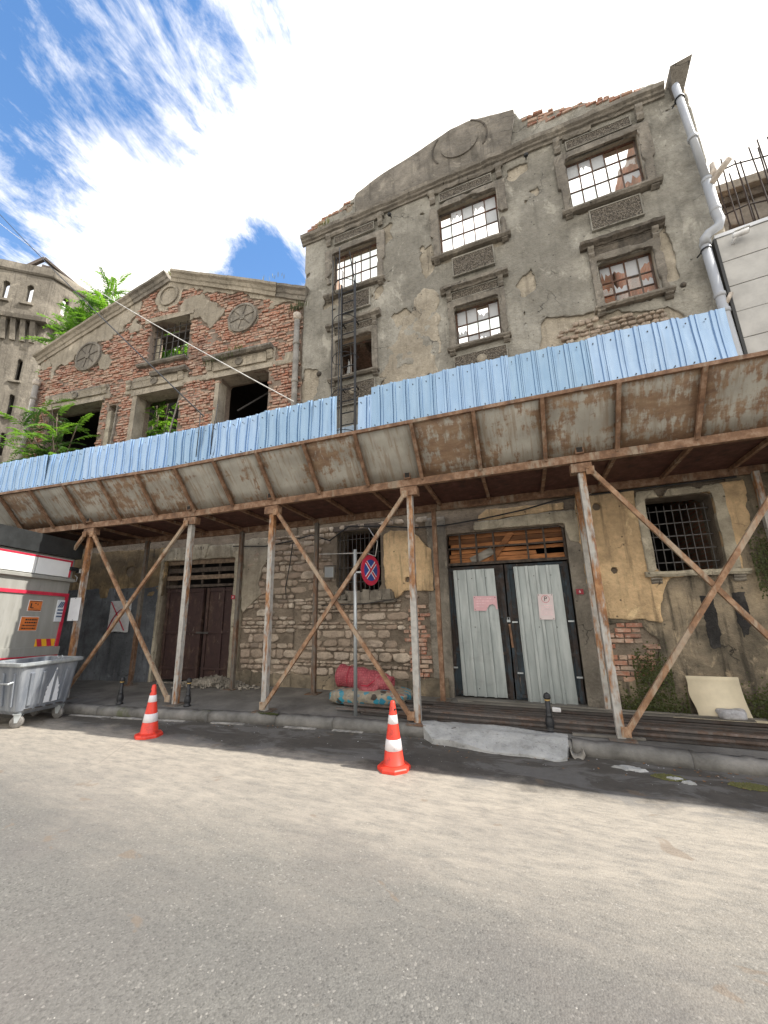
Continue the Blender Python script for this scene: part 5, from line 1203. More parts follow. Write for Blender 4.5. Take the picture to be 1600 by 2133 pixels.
# boards and bag by the right hand wall
o = MB(); K = 10
vs = []
for k_ in range(K+1):
    t = k_/K; z = .50*t; y = -.16*(1-t)**2.2
    for x0, x1 in ((0, .62),): vs += [(x0+.03*(1-t)+.012*math.sin(t*9), y-.002, z), (x1+.0-.01*t, y, z)]
o.add(vs, [(2*i, 2*i+1, 2*i+3, 2*i+2) for i in range(K)]); o = o.build('cream_board', 'cream_board', None, True, 0, (1.69, 7.02, .132), (0, 0, R(3))); thick(o, .012)
tag(o, 'bent cream hardboard sheet leaning upright against the mossy wall', 'board')
o = MB().box(0, 2.2, 0, .20, 0, .012, .004).build('cream_board', 'cream_board', None, False, 0, (1.15, 6.72, .131), (0, 0, R(-3)))
tag(o, 'pale cream board lying flat between the steel bars and the mossy wall', 'board')
m = soft(.34, .2, .13, 26, 14, .9, 9, .10); tag(m.build('plastic_bag', 'grey_plastic', None, True, 0, (2.07, 6.83, .145)), 'crumpled grey plastic bag in front of the cream board', 'bag')
# drain spout by the ramp
m = MB(); seg = [R(180+a) for a in range(0, 181, 15)]
vs = [(x, y_ + .0, z_) for y_ in (0, .16) for x, z_ in [(.062*math.cos(a), .062*math.sin(a)) for a in seg]]
n_ = len(seg); m.add([(x, -y, z) for x, y, z in vs], [(i, i+1, n_+i+1, n_+i) for i in range(n_-1)])
o = m.build('drain_spout', 'aged_pipe', None, True, 0, (.13, 5.33, .09), (R(14), 0, R(6))); thick(o, .008); tag(o, 'half round drain spout sticking out of the kerb right of the ramp', 'drain pipe')
# small signs, plates, notices
def plate(name, w, h, mat, loc, rz=0, label='', cat='sign', tilt=0, poly=None):
    e_ = tag(empty(name, loc, rz), label, cat); e_.rotation_euler.y = tilt
    P = poly or [(-w/2, -h/2), (w/2, -h/2), (w/2, h/2), (-w/2, h/2)]
    MB().prism(P, -.003, 0).build('plate', mat, e_); return e_
p = plate('house_number', .105, .085, 'red_plate', (.515, 7.06, 1.83), 0, 'small red house number plate reading 6 on the pier right of the sheeted door', 'house number')
link('numeral', text_mesh('numeral', '6', .062, 'sign_white'), p, (0, -.0045, 0), (PI/2, 0, 0))
wl_x, wl_y = -4.95-1.445*math.cos(A_L), 7.1-1.445*math.sin(A_L)
p = plate('house_number', .10, .085, 'red_plate', (wl_x, wl_y-.05, 1.93), A_L, 'small dark red number plate on the pale jamb of the brown door', 'house number')
link('numeral', text_mesh('numeral', '8', .058, 'sign_white'), p, (0, -.0045, 0), (PI/2, 0, 0))
p = plate('torn_notice', .4, .25, 'pink_sign', (-.99, 7.135, 1.68), 0, 'pink notice board with its lower right corner broken away, on the left door sheet', 'notice', R(1),
          [(-.2, -.125), (.01, -.125), (.04, -.07), (.07, -.025), (.13, -.015), (.165, -.045), (.18, -.10), (.205, -.10), (.195, .125), (-.2, .125)])
m = MB()
for i, (a, b_) in enumerate(((-.13, .15), (-.16, .16), (-.15, .0), (-.16, -.02))):
    z = .085-i*.045; x = a
    while x < b_: w = rnd.uniform(.015, .05); m.box(x, min(x+w, b_), -.0042, -.003, z-.008, z+.008); x += w+.01
m.build('faded_lettering', 'pink_print', p)
for x, z in ((-.18, .10), (.17, .10), (-.18, -.10)): MB().box(x-.006, x+.006, -.008, -.003, z-.006, z+.006).build('screw', 'iron_bar', p)
p = plate('parking_notice', .235, .41, 'pale_pink_sign', (-.01, 7.135, 1.605), 0, 'tall pale notice with a black P in a ring, on the right door sheet', 'notice', R(1))
m = MB(); A = [(.062*math.cos(t), .125+.062*math.sin(t)) for t in np.linspace(0, 2*PI, 25)]; B_ = [(.056*math.cos(t), .125+.056*math.sin(t)) for t in np.linspace(0, 2*PI, 25)]
for i in range(24): m.prism([A[i], A[i+1], B_[i+1], B_[i]][::-1], -.0045, -.003)
m.build('ring', 'red_tape', p); link('letter', text_mesh('letter', 'P', .105, 'black_print'), p, (0, -.0046, .125), (PI/2, 0, 0))
m = MB()
for i in range(6):
    z = .02-i*.03; x = -.085+rnd.random()*.01
    while x < .085: w = rnd.uniform(.012, .04); m.box(x, min(x+w, .09), -.0042, -.003, z-.005, z+.005); x += w+.008
m.build('faded_lettering', 'pink_print', p)
for x in (-.10, .10):
    for z in (-.19, .19): MB().box(x-.006, x+.006, -.008, -.003, z-.006, z+.006).build('screw', 'iron_bar', p)
p = plate('blank_sign', .27, .43, 'white_sign', bendc(-2.44, -.06, 1.90), R(7), 'blank white rectangular sign fixed to the leftmost canopy post', 'sign')
for z in (-.2, .2): MB().box(-.006, .006, -.008, -.003, z-.006, z+.006).build('screw', 'iron_bar', p)
px_, py_ = -4.95-4.54*math.cos(A_L), 7.1-4.54*math.sin(A_L)
p = tag(empty('poster', (px_+.0, py_-.048, 1.56), A_L), 'white paper poster crossed out with red spray paint on the dark painted wall', 'poster')
sheet('paper_sheet', 'paper', p, -.36, .36, -.42, .42, .03, lambda X, Z: -sdr(X, Z, (-.31, .31, -.36, .36))+(vn(X, Z, 9, 3)-.5)*.04, 0, .008, lambda X, Z: (vn(X, Z, 7, 4)-.5)*.008)
m = MB(); cr_ = lambda a, b, c, t: ((1-t)**2*a[0]+2*t*(1-t)*b[0]+t*t*c[0], (1-t)**2*a[1]+2*t*(1-t)*b[1]+t*t*c[1])
for a, b_, c_ in (((-.28, .34), (-.1, .1), (.2, -.32)), ((.14, .18), (-.12, .16), (-.30, -.34))):
    for i in range(12):
        q0, q1 = cr_(a, b_, c_, i/12), cr_(a, b_, c_, (i+1)/12); m.bar((q0[0], -.009, q0[1]), (q1[0], -.009, q1[1]), .004, .045, (0, 1, 0))
m.map(lambda x, y, z: (x, y, z)); o = m.build('spray_cross', 'red_paint', p)
f_ = tag(empty('floodlight', (-4.02, 6.98, 2.36), R(20)), 'small grey floodlight hanging on the stone wall left of the barred window', 'lamp')
MB().box(-.10, .10, -.06, .04, -.12, .12, .004).build('housing', 'aged_pipe', f_, False, .01); MB().box(-.085, .085, -.066, -.061, -.10, .10).build('lens', 'frosted_glass', f_); MB().tube([(-.12, 0, .0), (-.12, .06, .14), (.12, .06, .14), (.12, 0, 0)], .008, 6).build('bracket', 'iron_bar', f_)
# ladder
ld = tag(empty('wall_ladder', (-3.55, 6.86, 4.2)), 'black iron caged ladder fixed up the left side of the grey ruin', 'ladder')
for x in (-.17, .17): MB().bar((x, 0, 0), (x, 0, 4.95), .034, .045, (0, 1, 0)).build('rail', 'black_iron', ld)
for i in range(17): MB().tube([(-.17, 0, .15+i*.285), (.17, 0, .15+i*.285)], .013, 6).build('rung', 'black_iron', ld)
for x, y in ((-.33, -.15), (-.02, -.40), (.28, -.18)): MB().tube([(x, y, .0 if x < -.1 else .05), (x, y, 5.3 if x > 0 else 5.6)], .012, 6).build('cage_rod', 'black_iron', ld)
for z in (.1, .98, 1.9, 2.8, 3.75, 4.7): MB().tube([(.17, 0, z)]+[(.31*math.cos(t), -.05-.36*math.sin(t), z) for t in np.linspace(0.1, PI-.1, 10)]+[(-.17, 0, z)], .008, 6).build('cage_hoop', 'black_iron', ld)
for x in (-.17, .17): MB().tube([(x, 0, 4.9), (x*.8, -.02, 5.3), (x*1.1-.1, -.1, 5.75), (x*1.3-.14, .1, 5.2)], .011, 6).build('handrail', 'black_iron', ld)
for z in (.6, 2.2, 3.9): MB().bar((-.17, 0, z), (-.17, .26, z), .03, .01).bar((.17, 0, z), (.17, .26, z), .03, .01).build('wall_bracket', 'black_iron', ld)
thick(corr(-.42, .42, 0, 1.35, .15, .2, .03, .02).build('loose_sheet', 'pale_blue_paint', tag(empty('metal_sheet', (-3.55, 6.9, 4.2)), 'bluish metal sheet standing behind the foot of the ladder', 'metal sheet')), .0015)
# drainpipes
dp = tag(empty('drainpipe', (3.2, 6.94, 3.6)), 'white plastic drainpipe with elbows running down the right corner of the grey ruin', 'drainpipe')
P = lambda *a: [(x-3.2, y, z-3.6) for x, y, z in a]
MB().tube(P((3.28, 0, 11.05), (3.35, 0, 8.70)), .058, 16).build('pipe', 'pvc', dp, True)
MB().tube(P((3.35, 0, 8.72), (3.355, -.0, 7.98), (3.37, -.01, 7.82), (3.33, -.02, 7.70), (3.18, -.02, 7.62), (3.11, -.02, 7.54), (3.10, -.01, 7.42)), .072, 16).build('elbow', 'pvc', dp, True)
MB().tube(P((3.10, 0, 7.45), (3.14, 0, 5.0), (3.15, 0, 3.6)), .066, 16).build('pipe', 'pvc', dp, True)
for x, z in ((3.352, 8.70), (3.357, 8.05), (3.105, 7.45), (3.118, 6.42), (3.123, 6.12), (3.32, 9.7)): MB().lathe([(.07, -.04), (.079, -.03), (.079, .03), (.07, .04)], 16).map(lambda a, b_, c_: (x-3.2+a, b_, z-3.6+c_)).build('collar', 'pvc', dp, True)
MB().tube(P((3.36, -.0, 8.62), (3.46, -.02, 8.82), (3.48, -.02, 8.98)), .05, 12).build('branch', 'pvc_stained', dp, True); MB().tube(P((3.37, -.03, 8.56), (3.55, -.10, 8.76), (3.64, -.14, 8.84)), .05, 12).build('branch', 'pvc_stained', dp, True)
MB().tube(P((3.14, -.02, 6.2), (3.24, -.05, 6.38)), .03, 10).build('branch', 'pvc_stained', dp, True)
for z in (10.7, 7.33): MB().lathe([(.078, -.012), (.08, 0), (.078, .012)], 16).map(lambda a, b_, c_: ((3.29 if z > 9 else 3.10)-3.2+a, b_, z-3.6+c_)).tube([((3.2 if z > 9 else 3.0)-3.2, .1, z-3.62), ((3.25 if z > 9 else 3.05)-3.2, -.0, z-3.6)], .012, 6).build('clamp', 'black_iron', dp)
def oldpipe(xl, z0, z1, lab):
    w = Vector((-4.95+xl*math.cos(A_L)+.1*math.sin(A_L), 7.1+xl*math.sin(A_L)-.1*math.cos(A_L), z0)); o_ = tag(empty('drainpipe', w), lab, 'drainpipe')
    MB().tube([(0, 0, 0), (.0, 0, z1-z0)], .07, 14).build('pipe', 'aged_pipe', o_, True)
    MB().lathe([(.07, 0), (.10, .05), (.105, .17), (.085, .19)], 14).map(lambda a, b_, c_: (a, b_, c_+z1-z0-.03)).build('hopper', 'pvc_stained', o_, True)
    for z in np.arange(.7, z1-z0-.4, 1.05): MB().lathe([(.075, -.05), (.088, -.03), (.088, .03), (.075, .05)], 14).map(lambda a, b_, c_: (a, b_, c_+z)).build('collar', 'aged_pipe', o_, True)
oldpipe(-.12, 4.2, 8.75, 'old grey drainpipe in the corner between the brick gable and the grey ruin'); oldpipe(-8.95, 4.2, 8.5, 'old drainpipe between the brick gable and the concrete tower')
# cables
def sag(a, b_, s, n=24): a, b_ = Vector(a), Vector(b_); return [a.lerp(b_, i/n)-Vector((0, 0, s*4*(i/n)*(1-i/n))) for i in range(n+1)]
def cable(name, pts, r, mat, lab): return tag(MB().tube(pts, r, 6).build(name, mat, None, True), lab, 'cable')
cable('overhead_cable', sag((-24.5, 6.6, 22.6), (-5.35, 4.72, 5.05), .12), .013, 'cable_black', 'black overhead cable slanting down past the tower to the blue fence')
cable('overhead_cable', sag((-24.5, 6.9, 21.8), (-3.45, 4.75, 4.92), .35), .010, 'cable_white', 'thin pale overhead cable slanting across the brick gable')
cable('fence_cable', [(-4.98, 4.66, 5.18), (-5.0, 4.66, 4.9), (-5.05, 4.66, 4.6), (-5.06, 4.68, 4.25)], .008, 'cable_black', 'black cable hanging down the front of the blue fence, right one of two')
cable('fence_cable', [(-5.35, 4.64, 5.05), (-5.33, 4.63, 4.8), (-5.36, 4.65, 4.25)], .008, 'cable_black', 'black cable hanging down the front of the blue fence, left one of two')
cable('wall_cable', [(-6.4, 6.78, 3.05), (-5.6, 6.88, 3.0), (-5.0, 6.98, 3.08), (-4.5, 7.02, 3.18), (-4.05, 7.02, 3.02), (-3.6, 7.0, 3.28), (-2.9, 7.02, 3.22), (-2.2, 7.02, 3.12), (-1.6, 6.98, 3.10), (-.9, 7.0, 3.16), (-.2, 6.98, 3.24), (.3, 6.98, 3.34), (.8, 7.0, 3.38), (1.6, 7.03, 3.4), (2.8, 7.03, 3.42)], .014, 'cable_black', 'thick black cable strung along the wall above doors and windows')
cable('wall_cable', [(-4.95, 7.0, 3.05), (-5.0, 6.99, 2.6), (-5.08, 6.98, 2.1), (-5.06, 6.99, 1.85)], .010, 'cable_black', 'loose black cable end dangling on the stone wall')
cable('wall_cable', [(-4.3, 7.0, 2.75), (-3.7, 6.96, 2.72), (-3.2, 6.97, 2.70), (-3.0, 6.98, 2.62), (-2.95, 6.98, 2.9), (-3.15, 7.0, 3.2)], .010, 'cable_white', 'pale cable looped across the barred window behind the road sign')

# ---- dumpster
D = tag(empty('dumpster', (-7.85, 4.13, 0), R(4)), 'grey galvanised street dumpster on castors with a tower emblem on its end', 'dumpster')
m = MB(); Wt, Wb, Lt, Lb, z0, z1 = .42, .36, .40, .34, .24, .92
bodyv = []
def ringp(w, l, z, r=.06, n=4):
    out = []
    for sx, sy, a0 in ((1, 1, 0), (-1, 1, 90), (-1, -1, 180), (1, -1, 270)):
        for i in range(n+1): a = R(a0+90*i/n); out.append((sx*(l-r)+r*math.cos(a), sy*(w-r)+r*math.sin(a), z))
    return out
def loft(rings, cap0=True, cap1=False):
    n = len(rings[0]); m = MB(); m.add([p for r_ in rings for p in r_], [(a*n+i, a*n+(i+1) % n, (a+1)*n+(i+1) % n, (a+1)*n+i) for a in range(len(rings)-1) for i in range(n)]+([tuple(range(n))[::-1]] if cap0 else [])+([tuple(range((len(rings)-1)*n, len(rings)*n))] if cap1 else [])); return m
loft([ringp(Wb-.05, Lb-.05, .18), ringp(Wb, Lb, .24), ringp(Wt, Lt, .86), ringp(Wt, Lt, .92), ringp(Wt-.03, Lt-.03, .92), ringp(Wb-.03, Lb-.03, .3)], True, True).build('body', 'bin_metal', D)
loft([ringp(Wt+.035, Lt+.035, .875), ringp(Wt+.045, Lt+.045, .89), ringp(Wt+.045, Lt+.045, .925), ringp(Wt+.02, Lt+.02, .935), ringp(Wt-.02, Lt-.02, .93), ringp(Wt-.02, Lt-.02, .875)], False).build('rim', 'zinc_pole', D)
for i, y in enumerate((-.27, -.10, .07, .24)):
    m = MB().bar((Lb+.016, y*.86, .30), (Lt+.004, y, .78), .05, .035, (1, 0, 0)); m.build('pressed_rib', 'bin_metal', D, False, .012)
    MB().box(Lb+.0, Lb+.05, y*.86-.04, y*.86+.04, .245, .26).build('lug', 'iron_bar', D)
for i, x in enumerate((-.25, 0, .25)): MB().bar((x*.86, -Wb-.016, .30), (x, -Wt-.004, .78), .05, .035, (0, 1, 0)).build('pressed_rib', 'bin_metal', D, False, .012)
MB().tube([(-.05, -Wt-.0, .66), (-.05, -Wt-.06, .64), (.25, -Wt-.06, .64), (.25, -Wt, .66)], .014, 8).build('handle', 'zinc_pole', D)
for y in (.05, .12): MB().tube([(Lt-.02, y, .92), (Lt+.02, y-.01, .97), (Lt+.01, y-.02, .99)], .008, 6).build('hook', 'zinc_pole', D)
em = MB(); H = .46
for poly in ([(-.10, 0), (.10, 0), (.095, .10), (-.095, .10)], [(-.085, .10), (.085, .10), (.095, .15), (.075, .20), (-.075, .20), (-.095, .15)], [(-.09, .20), (.09, .20), (.09, .235), (-.09, .235)], [(-.07, .235), (.07, .235), (.07, .27), (-.07, .27)], [(-.065, .27), (.065, .27), (.02, .41), (-.02, .41)], [(-.022, .41), (.022, .41), (.004, .50), (-.004, .50)]):
    em.prism(poly, -.003, .001)
em.map(lambda x, y, z: (Lb+.012+(z/.62+.09)*.06-y*1.5+.01, x+.06, z*1.02+.30)); em.build('tower_emblem', 'white_sign', D)
def castor(x, y, rz):
    c_ = empty('castor', (x, y, 0), rz, D); MB().lathe([(.02, -.025), (.078, -.025), (.086, -.018), (.086, .018), (.078, .025), (.02, .025)], 22).map(lambda a, b_, z: (a, z, b_+.086)).build('wheel', 'caster', c_, True)
    m = MB(); m.box(-.05, .05, -.05, .05, .19, .205)
    for s_ in (-.034, .034): m.add([(-.02, s_, .075), (.02, s_, .075), (.06, s_, .19), (-.04, s_, .19), (-.02, s_+.004, .075), (.02, s_+.004, .075), (.06, s_+.004, .19), (-.04, s_+.004, .19)], [(0, 1, 2, 3), (7, 6, 5, 4), (0, 4, 5, 1), (1, 5, 6, 2), (2, 6, 7, 3), (3, 7, 4, 0)])
    m.build('fork', 'zinc_pole', c_)
castor(.27, -.29, R(35)); castor(.27, .28, R(20)); castor(-.27, -.29, R(70)); castor(-.27, .28, R(10))
# ---- truck
TK = tag(empty('box_truck', (-8.72, 4.86, 0), R(13)), 'grey municipal truck seen from its rear, with red tape, orange placards and chevrons', 'truck')
TK.rotation_euler = (R(-3), 0, R(13))
MB().box(-5, -.02, -2.4, -.02, .9, 2.72).build('body', 'truck_panel', TK, False, .02)
MB().prism([(-2.45, 2.72), (0.03, 2.72), (.03, 2.98), (-.12, 3.06), (-2.3, 3.06), (-2.45, 2.98)], -.06, 5).map(lambda x, y, z: (-y, x, z)).build('roof', 'truck_dark', TK)
MB().bar((-.0, -1.0, 2.93), (.0, -.55, 2.92), .012, .02).build('roof_handle', 'zinc_pole', TK)
for a, b_ in ((-2.36, -.80), (-.775, -.10)): MB().box(-.02, .012, a, b_, 2.34, 2.68).build('upper_panel', 'white_panel', TK, False, .004)
m = MB(); m.box(.012, .016, -2.36, -.10, 2.635, 2.672); m.box(.012, .016, -.135, -.10, 2.34, 2.635); m.box(-.018, .004, -2.38, -.02, 1.97, 2.03); m.box(-.018, .004, -.075, -.02, 1.05, 1.97); m.box(.03, .034, -2.38, -.02, .88, .90)
m.build('red_tape', 'red_tape', TK)
MB().profile([(.0, 2.25), (.06, 2.26), (.06, 2.31), (.0, 2.335)], -2.4, 0, 1).map(lambda x, y, z: (y-.02, x, z)).build('ledge', 'truck_panel', TK)
MB().box(-.02, .03, -2.4, .0, .90, 1.05).build('bumper', 'truck_panel', TK, False, .006)
MB().box(-.02, .05, -.14, .02, 2.48, 2.55).box(-.02, .06, .03, .07, 2.45, 2.53).build('latch', 'black_iron', TK); MB().box(.0, .07, .035, .075, 2.45, 2.53).build('marker_lamp', 'white_panel', TK)
MB().tube([(.0, .0, 2.28), (.03, .04, 2.28), (.03, .05, 2.36), (.0, .02, 2.40)], .008, 6).build('grab_handle', 'zinc_pole', TK)
def placard(y0, y1, za, zb, mat, nm, r=.0): return MB().prism([(y0, za), (y1, za), (y1, zb), (y0, zb)], -.001, .003).map(lambda x, y, z: (-y-.016, x, z)).build(nm, mat, TK)
for (y0, y1, za, zb, rows) in ((-.73, -.50, 1.68, 1.86, 0), (-.80, -.50, 1.34, 1.57, 4)):
    placard(y0-.008, y1+.008, za-.008, zb+.008, 'white_panel', 'placard_border'); pp = MB().prism([(y0, za), (y1, za), (y1, zb), (y0, zb)], -.001, .006).map(lambda x, y, z: (-y-.016+.006, x, z)).build('placard', 'orange_plate', TK)
    m = MB()
    if rows:
        for i in range(rows):
            z = zb-.045-i*.05; y = y0+.03+(i < 2)*.04
            while y < y1-.03: w = rnd.uniform(.012, .03)*(1.3 if i < 2 else .8); m.box(-.011, -.0085, y, min(y+w, y1-.02), z-.013, z+.013); y += w+.007
    else:
        for a, b_, c_, d_ in ((.03, .05, .05, .13), (.03, .09, .045, .06), (.10, .13, .125, .14), (.15, .165, .10, .13), (.05, .18, .03, .036)): m.box(-.011, -.0085, y0+a, y0+b_, za+c_, za+d_)
        for e_ in ((y0+.006, y1-.006, za+.006, za+.016), (y0+.006, y1-.006, zb-.016, zb-.006)): m.box(-.0112, -.0086, *e_)
    m.build('lettering', 'black_print', pp)
placard(-.46, -.09, 1.06, 1.19, 'yellow_tape', 'chevron_board'); m = MB()
for y in (-.41, -.23): m.prism([(y, 1.061), (y+.085, 1.061), (y+.045, 1.189), (y-.04, 1.189)], -.001, .002)
m.map(lambda x, y, z: (-y-.0125, x, z)).build('red_chevron', 'red_tape', TK)
MB().box(-.018, .0, -.21, -.06, 1.50, 1.90).build('number_plate', 'white_sign', TK); m = MB()
for i in range(3): m.prism([(-.20+.035*i, 1.76), (-.175+.035*i, 1.76), (-.125+.035*i, 1.87), (-.15+.035*i, 1.87)], -.001, .003)
for z in (1.58, 1.64, 1.70): m.prism([(-.19, z), (-.08, z), (-.08, z+.03), (-.19, z+.03)], -.001, .003)
m.map(lambda x, y, z: (-y+.003, x, z)).build('plate_print', 'blue_print', TK)
MB().box(-4.8, -.3, -2.2, -.2, .55, .9).build('chassis', 'truck_dark', TK)
for x in (-1.2, -4.2):
    for y in (-2.2, -.2): MB().lathe([(.2, -.14), (.44, -.14), (.48, -.10), (.48, .10), (.44, .14), (.2, .14)], 26).map(lambda a, b_, z: (a+x, y+z, b_+.48)).build('wheel', 'rubber', TK, True)

# ---- plants
def frond_mesh(L, n, mat, ll=.14, droop=.5):
    m = MB(); r = MB(); pts = []
    for i in range(9):
        t = i/8; pts.append((L*t*(1-.12*t), 0, L*(.34*t-droop*t*t)))
    m.tube(pts, [.006*(1-.7*i/8) for i in range(9)], 4, False)
    for i in range(n):
        t = .16+.82*i/(n-1); x = L*t*(1-.12*t); z = L*(.34*t-droop*t*t); l = ll*(1.15-.75*abs(t-.42))*rnd.uniform(.85, 1.1)
        for s in (-1, 1):
            a = R(62-28*t+rnd.uniform(-8, 8)); dx, dy = math.cos(a), s*math.sin(a); w = l*.25; dz = -.28-.3*rnd.random()
            b0 = (x, s*.004, z); mid = .45
            m.add([b0, (x+dx*l*mid-dy*s*0-w*s*dy*s*.9, dy*l*mid+w*dx*s*0.9*s*s, z+dz*l*.25+.012), (x+dx*l, dy*l, z+dz*l), (x+dx*l*mid+w*abs(dy), dy*l*mid-w*dx*s, z+dz*l*.25+.012), (x+dx*l*mid, dy*l*mid, z+dz*l*.2-.004)],
                  [(0, 4, 1), (1, 4, 2), (0, 3, 4), (4, 3, 2)])
    return m.mesh('frond', mat)
FR = {k: [frond_mesh(rnd.uniform(.8, 1.1), 11, k, rnd.uniform(.15, .19), rnd.uniform(.45, .75)) for _ in range(5)] for k in ('leaf_bright', 'leaf_deep')}
def shrub(name, loc, stems, nf, sc, label, cat, mats=('leaf_bright',), low=.75, group=None):
    e_ = tag(empty(name, loc), label, cat, group); m = MB()
    for (dx, dy, h) in stems:
        tip = Vector((dx, dy, h)); m.tube([(dx*.1, dy*.1, 0), (dx*.35+.03, dy*.4, h*.5), tuple(tip)], [.03*sc, .022*sc, .012*sc], 6)
        for i in range(nf):
            t = 1-low*(i/nf)**1.1; a = i*2.4+rnd.uniform(-.4, .4); p = Vector((dx*.1, dy*.1, 0)).lerp(tip, t)
            f = rnd.choice(FR[rnd.choice(mats)]); s_ = sc*rnd.uniform(.75, 1.1)*(.75 if t > .93 else 1)
            link('frond', f, e_, p, (rnd.uniform(-.2, .2), rnd.uniform(-.75, .25)-.5*(t > .93), a), (s_, s_, s_))
    m.build('trunk', 'bark', e_, True); return e_
def lpt(xl, yl, z): return (-4.95+xl*math.cos(A_L)-yl*math.sin(A_L), 7.1+xl*math.sin(A_L)+yl*math.cos(A_L), z)
shrub('ailanthus_shrub', lpt(-7.6, .1, 5.0), [(-.6, -.8, 1.7), (.2, -.9, 1.4), (.8, -.7, 1.8), (-1.1, -.7, 2.2), (.0, -.5, 2.5), (1.4, -.5, 1.5), (-.4, -1.0, 1.2), (-.7, -.4, 2.5), (.6, -.6, 2.0), (1.0, -.8, 1.2)], 9, .88, 'young tree of heaven growing out of the leftmost opening of the brick ruin', 'shrub', ('leaf_bright', 'leaf_bright', 'leaf_deep'))
shrub('ailanthus_shrub', lpt(-5.1, .85, 4.8), [(-.45, .0, 2.2), (.1, -.1, 2.5), (.45, .1, 2.1), (0, .3, 2.9), (-.7, .3, 2.7), (.7, .2, 1.9), (-.1, .0, 1.8), (-.3, .1, 3.1)], 13, .8, 'sunlit young tree of heaven seen through the middle opening of the brick ruin', 'shrub')
shrub('ailanthus_shrub', lpt(-5.7, 1.5, 7.0), [(-.7, .0, 3.9), (-.2, -.3, 3.6), (.2, .3, 4.3), (-.3, .4, 4.7), (-.8, .2, 4.4), (.5, -.1, 3.8), (.3, .2, 4.8), (-.1, 0, 3.3), (.7, .1, 4.5), (-1.0, .1, 3.5), (.0, -.2, 4.1), (.8, -.1, 3.4)], 13, 1.0, 'sunlit young tree of heaven seen through the barred upper window of the gable', 'shrub', low=.4)
shrub('ailanthus_tree', (-15.7, 8.3, 6), [(-2.2, 0, 8.0), (-1.5, .3, 8.6), (-.7, .2, 8.1), (.4, .1, 7.6), (.9, .3, 7.0), (-1.9, -.2, 7.2), (-.3, -.3, 7.1), (-2.6, .2, 7.5), (.2, 0, 8.8), (-.4, .2, 8.6), (-1.1, -.2, 7.6), (1.2, .1, 7.3), (-1.3, 0, 7.0), (-.1, .4, 9.3), (.6, .2, 8.0)], 20, 1.3, 'bright green tree of heaven rising behind the left slope of the brick gable', 'tree', ('leaf_bright', 'leaf_bright', 'leaf_deep'), low=.32)
def tuft(name, loc, n, h, w, mat, label, cat='weeds'):
    m = MB()
    for i in range(n):
        x, y = rnd.gauss(0, w), rnd.gauss(0, min(w, .05)); a = rnd.uniform(0, 2*PI); l = h*rnd.uniform(.5, 1); c_, s_ = math.cos(a), math.sin(a); b_ = .25*l*rnd.random()
        m.add([(x-.006*s_, y+.006*c_, 0), (x+.006*s_, y-.006*c_, 0), (x+c_*b_*.5+.008*s_, y+s_*b_*.5-.008*c_, l*.6), (x+c_*b_, y+s_*b_, l), (x+c_*b_*.5-.008*s_, y+s_*b_*.5+.008*c_, l*.6)], [(0, 1, 2, 4), (4, 2, 3)])
    o = m.build(name, mat, None, False, 0, loc); return tag(o, label, cat, kind='stuff')
tuft('weeds', lpt(-1.9, -.08, 8.18), 60, .2, .12, 'dry_grass', 'weeds on the ledge above the right opening of the brick ruin')
tuft('weeds', lpt(-2.35, -.18, 8.06), 50, -.16, .3, 'moss_green', 'moss hanging from the ledge above the right opening')
tuft('weeds', lpt(-1.6, .1, 10.3), 60, .25, .5, 'dry_grass', 'dry weeds on the right slope of the gable'); tuft('weeds', lpt(-4.1, -.05, 8.43), 70, .14, .3, 'leaf_deep', 'weeds on the sill of the barred gable window')
tuft('weeds', lpt(-.1, -.15, 9.0), 80, .25, .14, 'moss_green', 'moss in the gutter corner beside the grey ruin'); tuft('weeds', (-4.3, 6.98, 11.35), 40, .3, .12, 'dry_grass', 'grass tuft on the left end of the cornice')
tuft('weeds', lpt(-4.6, .1, 11.4), 18, .45, .03, 'dry_grass', 'dry stalk at the peak of the brick gable')
def mossmat(name, region, y, n, mat, label):
    m = MB()
    for i in range(n):
        x = region[0]+max(-1.5, min(1.5, rnd.gauss(0, 1)))*region[1]; z = rnd.gauss(region[2], region[3])
        if z < .13: z = .13+rnd.random()*.1
        yy = y-abs(rnd.gauss(0, .014)); s_ = rnd.uniform(.008, .018); a = rnd.uniform(0, 6.28); b_ = rnd.uniform(-.8, .8); c_, d_ = math.cos(a)*s_, math.sin(a)*s_
        m.add([(x-c_, yy, z-d_), (x+d_, yy-s_*b_, z-c_), (x+c_, yy-s_*.4, z+d_), (x-d_, yy-s_*abs(b_), z+c_)], [(0, 1, 2, 3)])
    return tag(m.build(name, mat, None), label, 'moss', kind='stuff')
mossmat('moss_growth', (1.32, .15, .62, .16), 7.05, 950, 'moss_green', 'dark moss and creeper on the wall below the ochre plaster')
mossmat('moss_growth', (1.25, .28, .22, .10), 7.02, 900, 'moss_green', 'moss along the foot of the wall behind the canopy post')
mossmat('moss_growth', (2.65, .22, .28, .12), 7.04, 800, 'moss_green', 'creeping plants at the foot of the wall right of the cream board')
mossmat('moss_growth', (2.92, .10, 2.1, .22), 7.06, 900, 'moss_green', 'green moss stain high on the wall at the right edge')
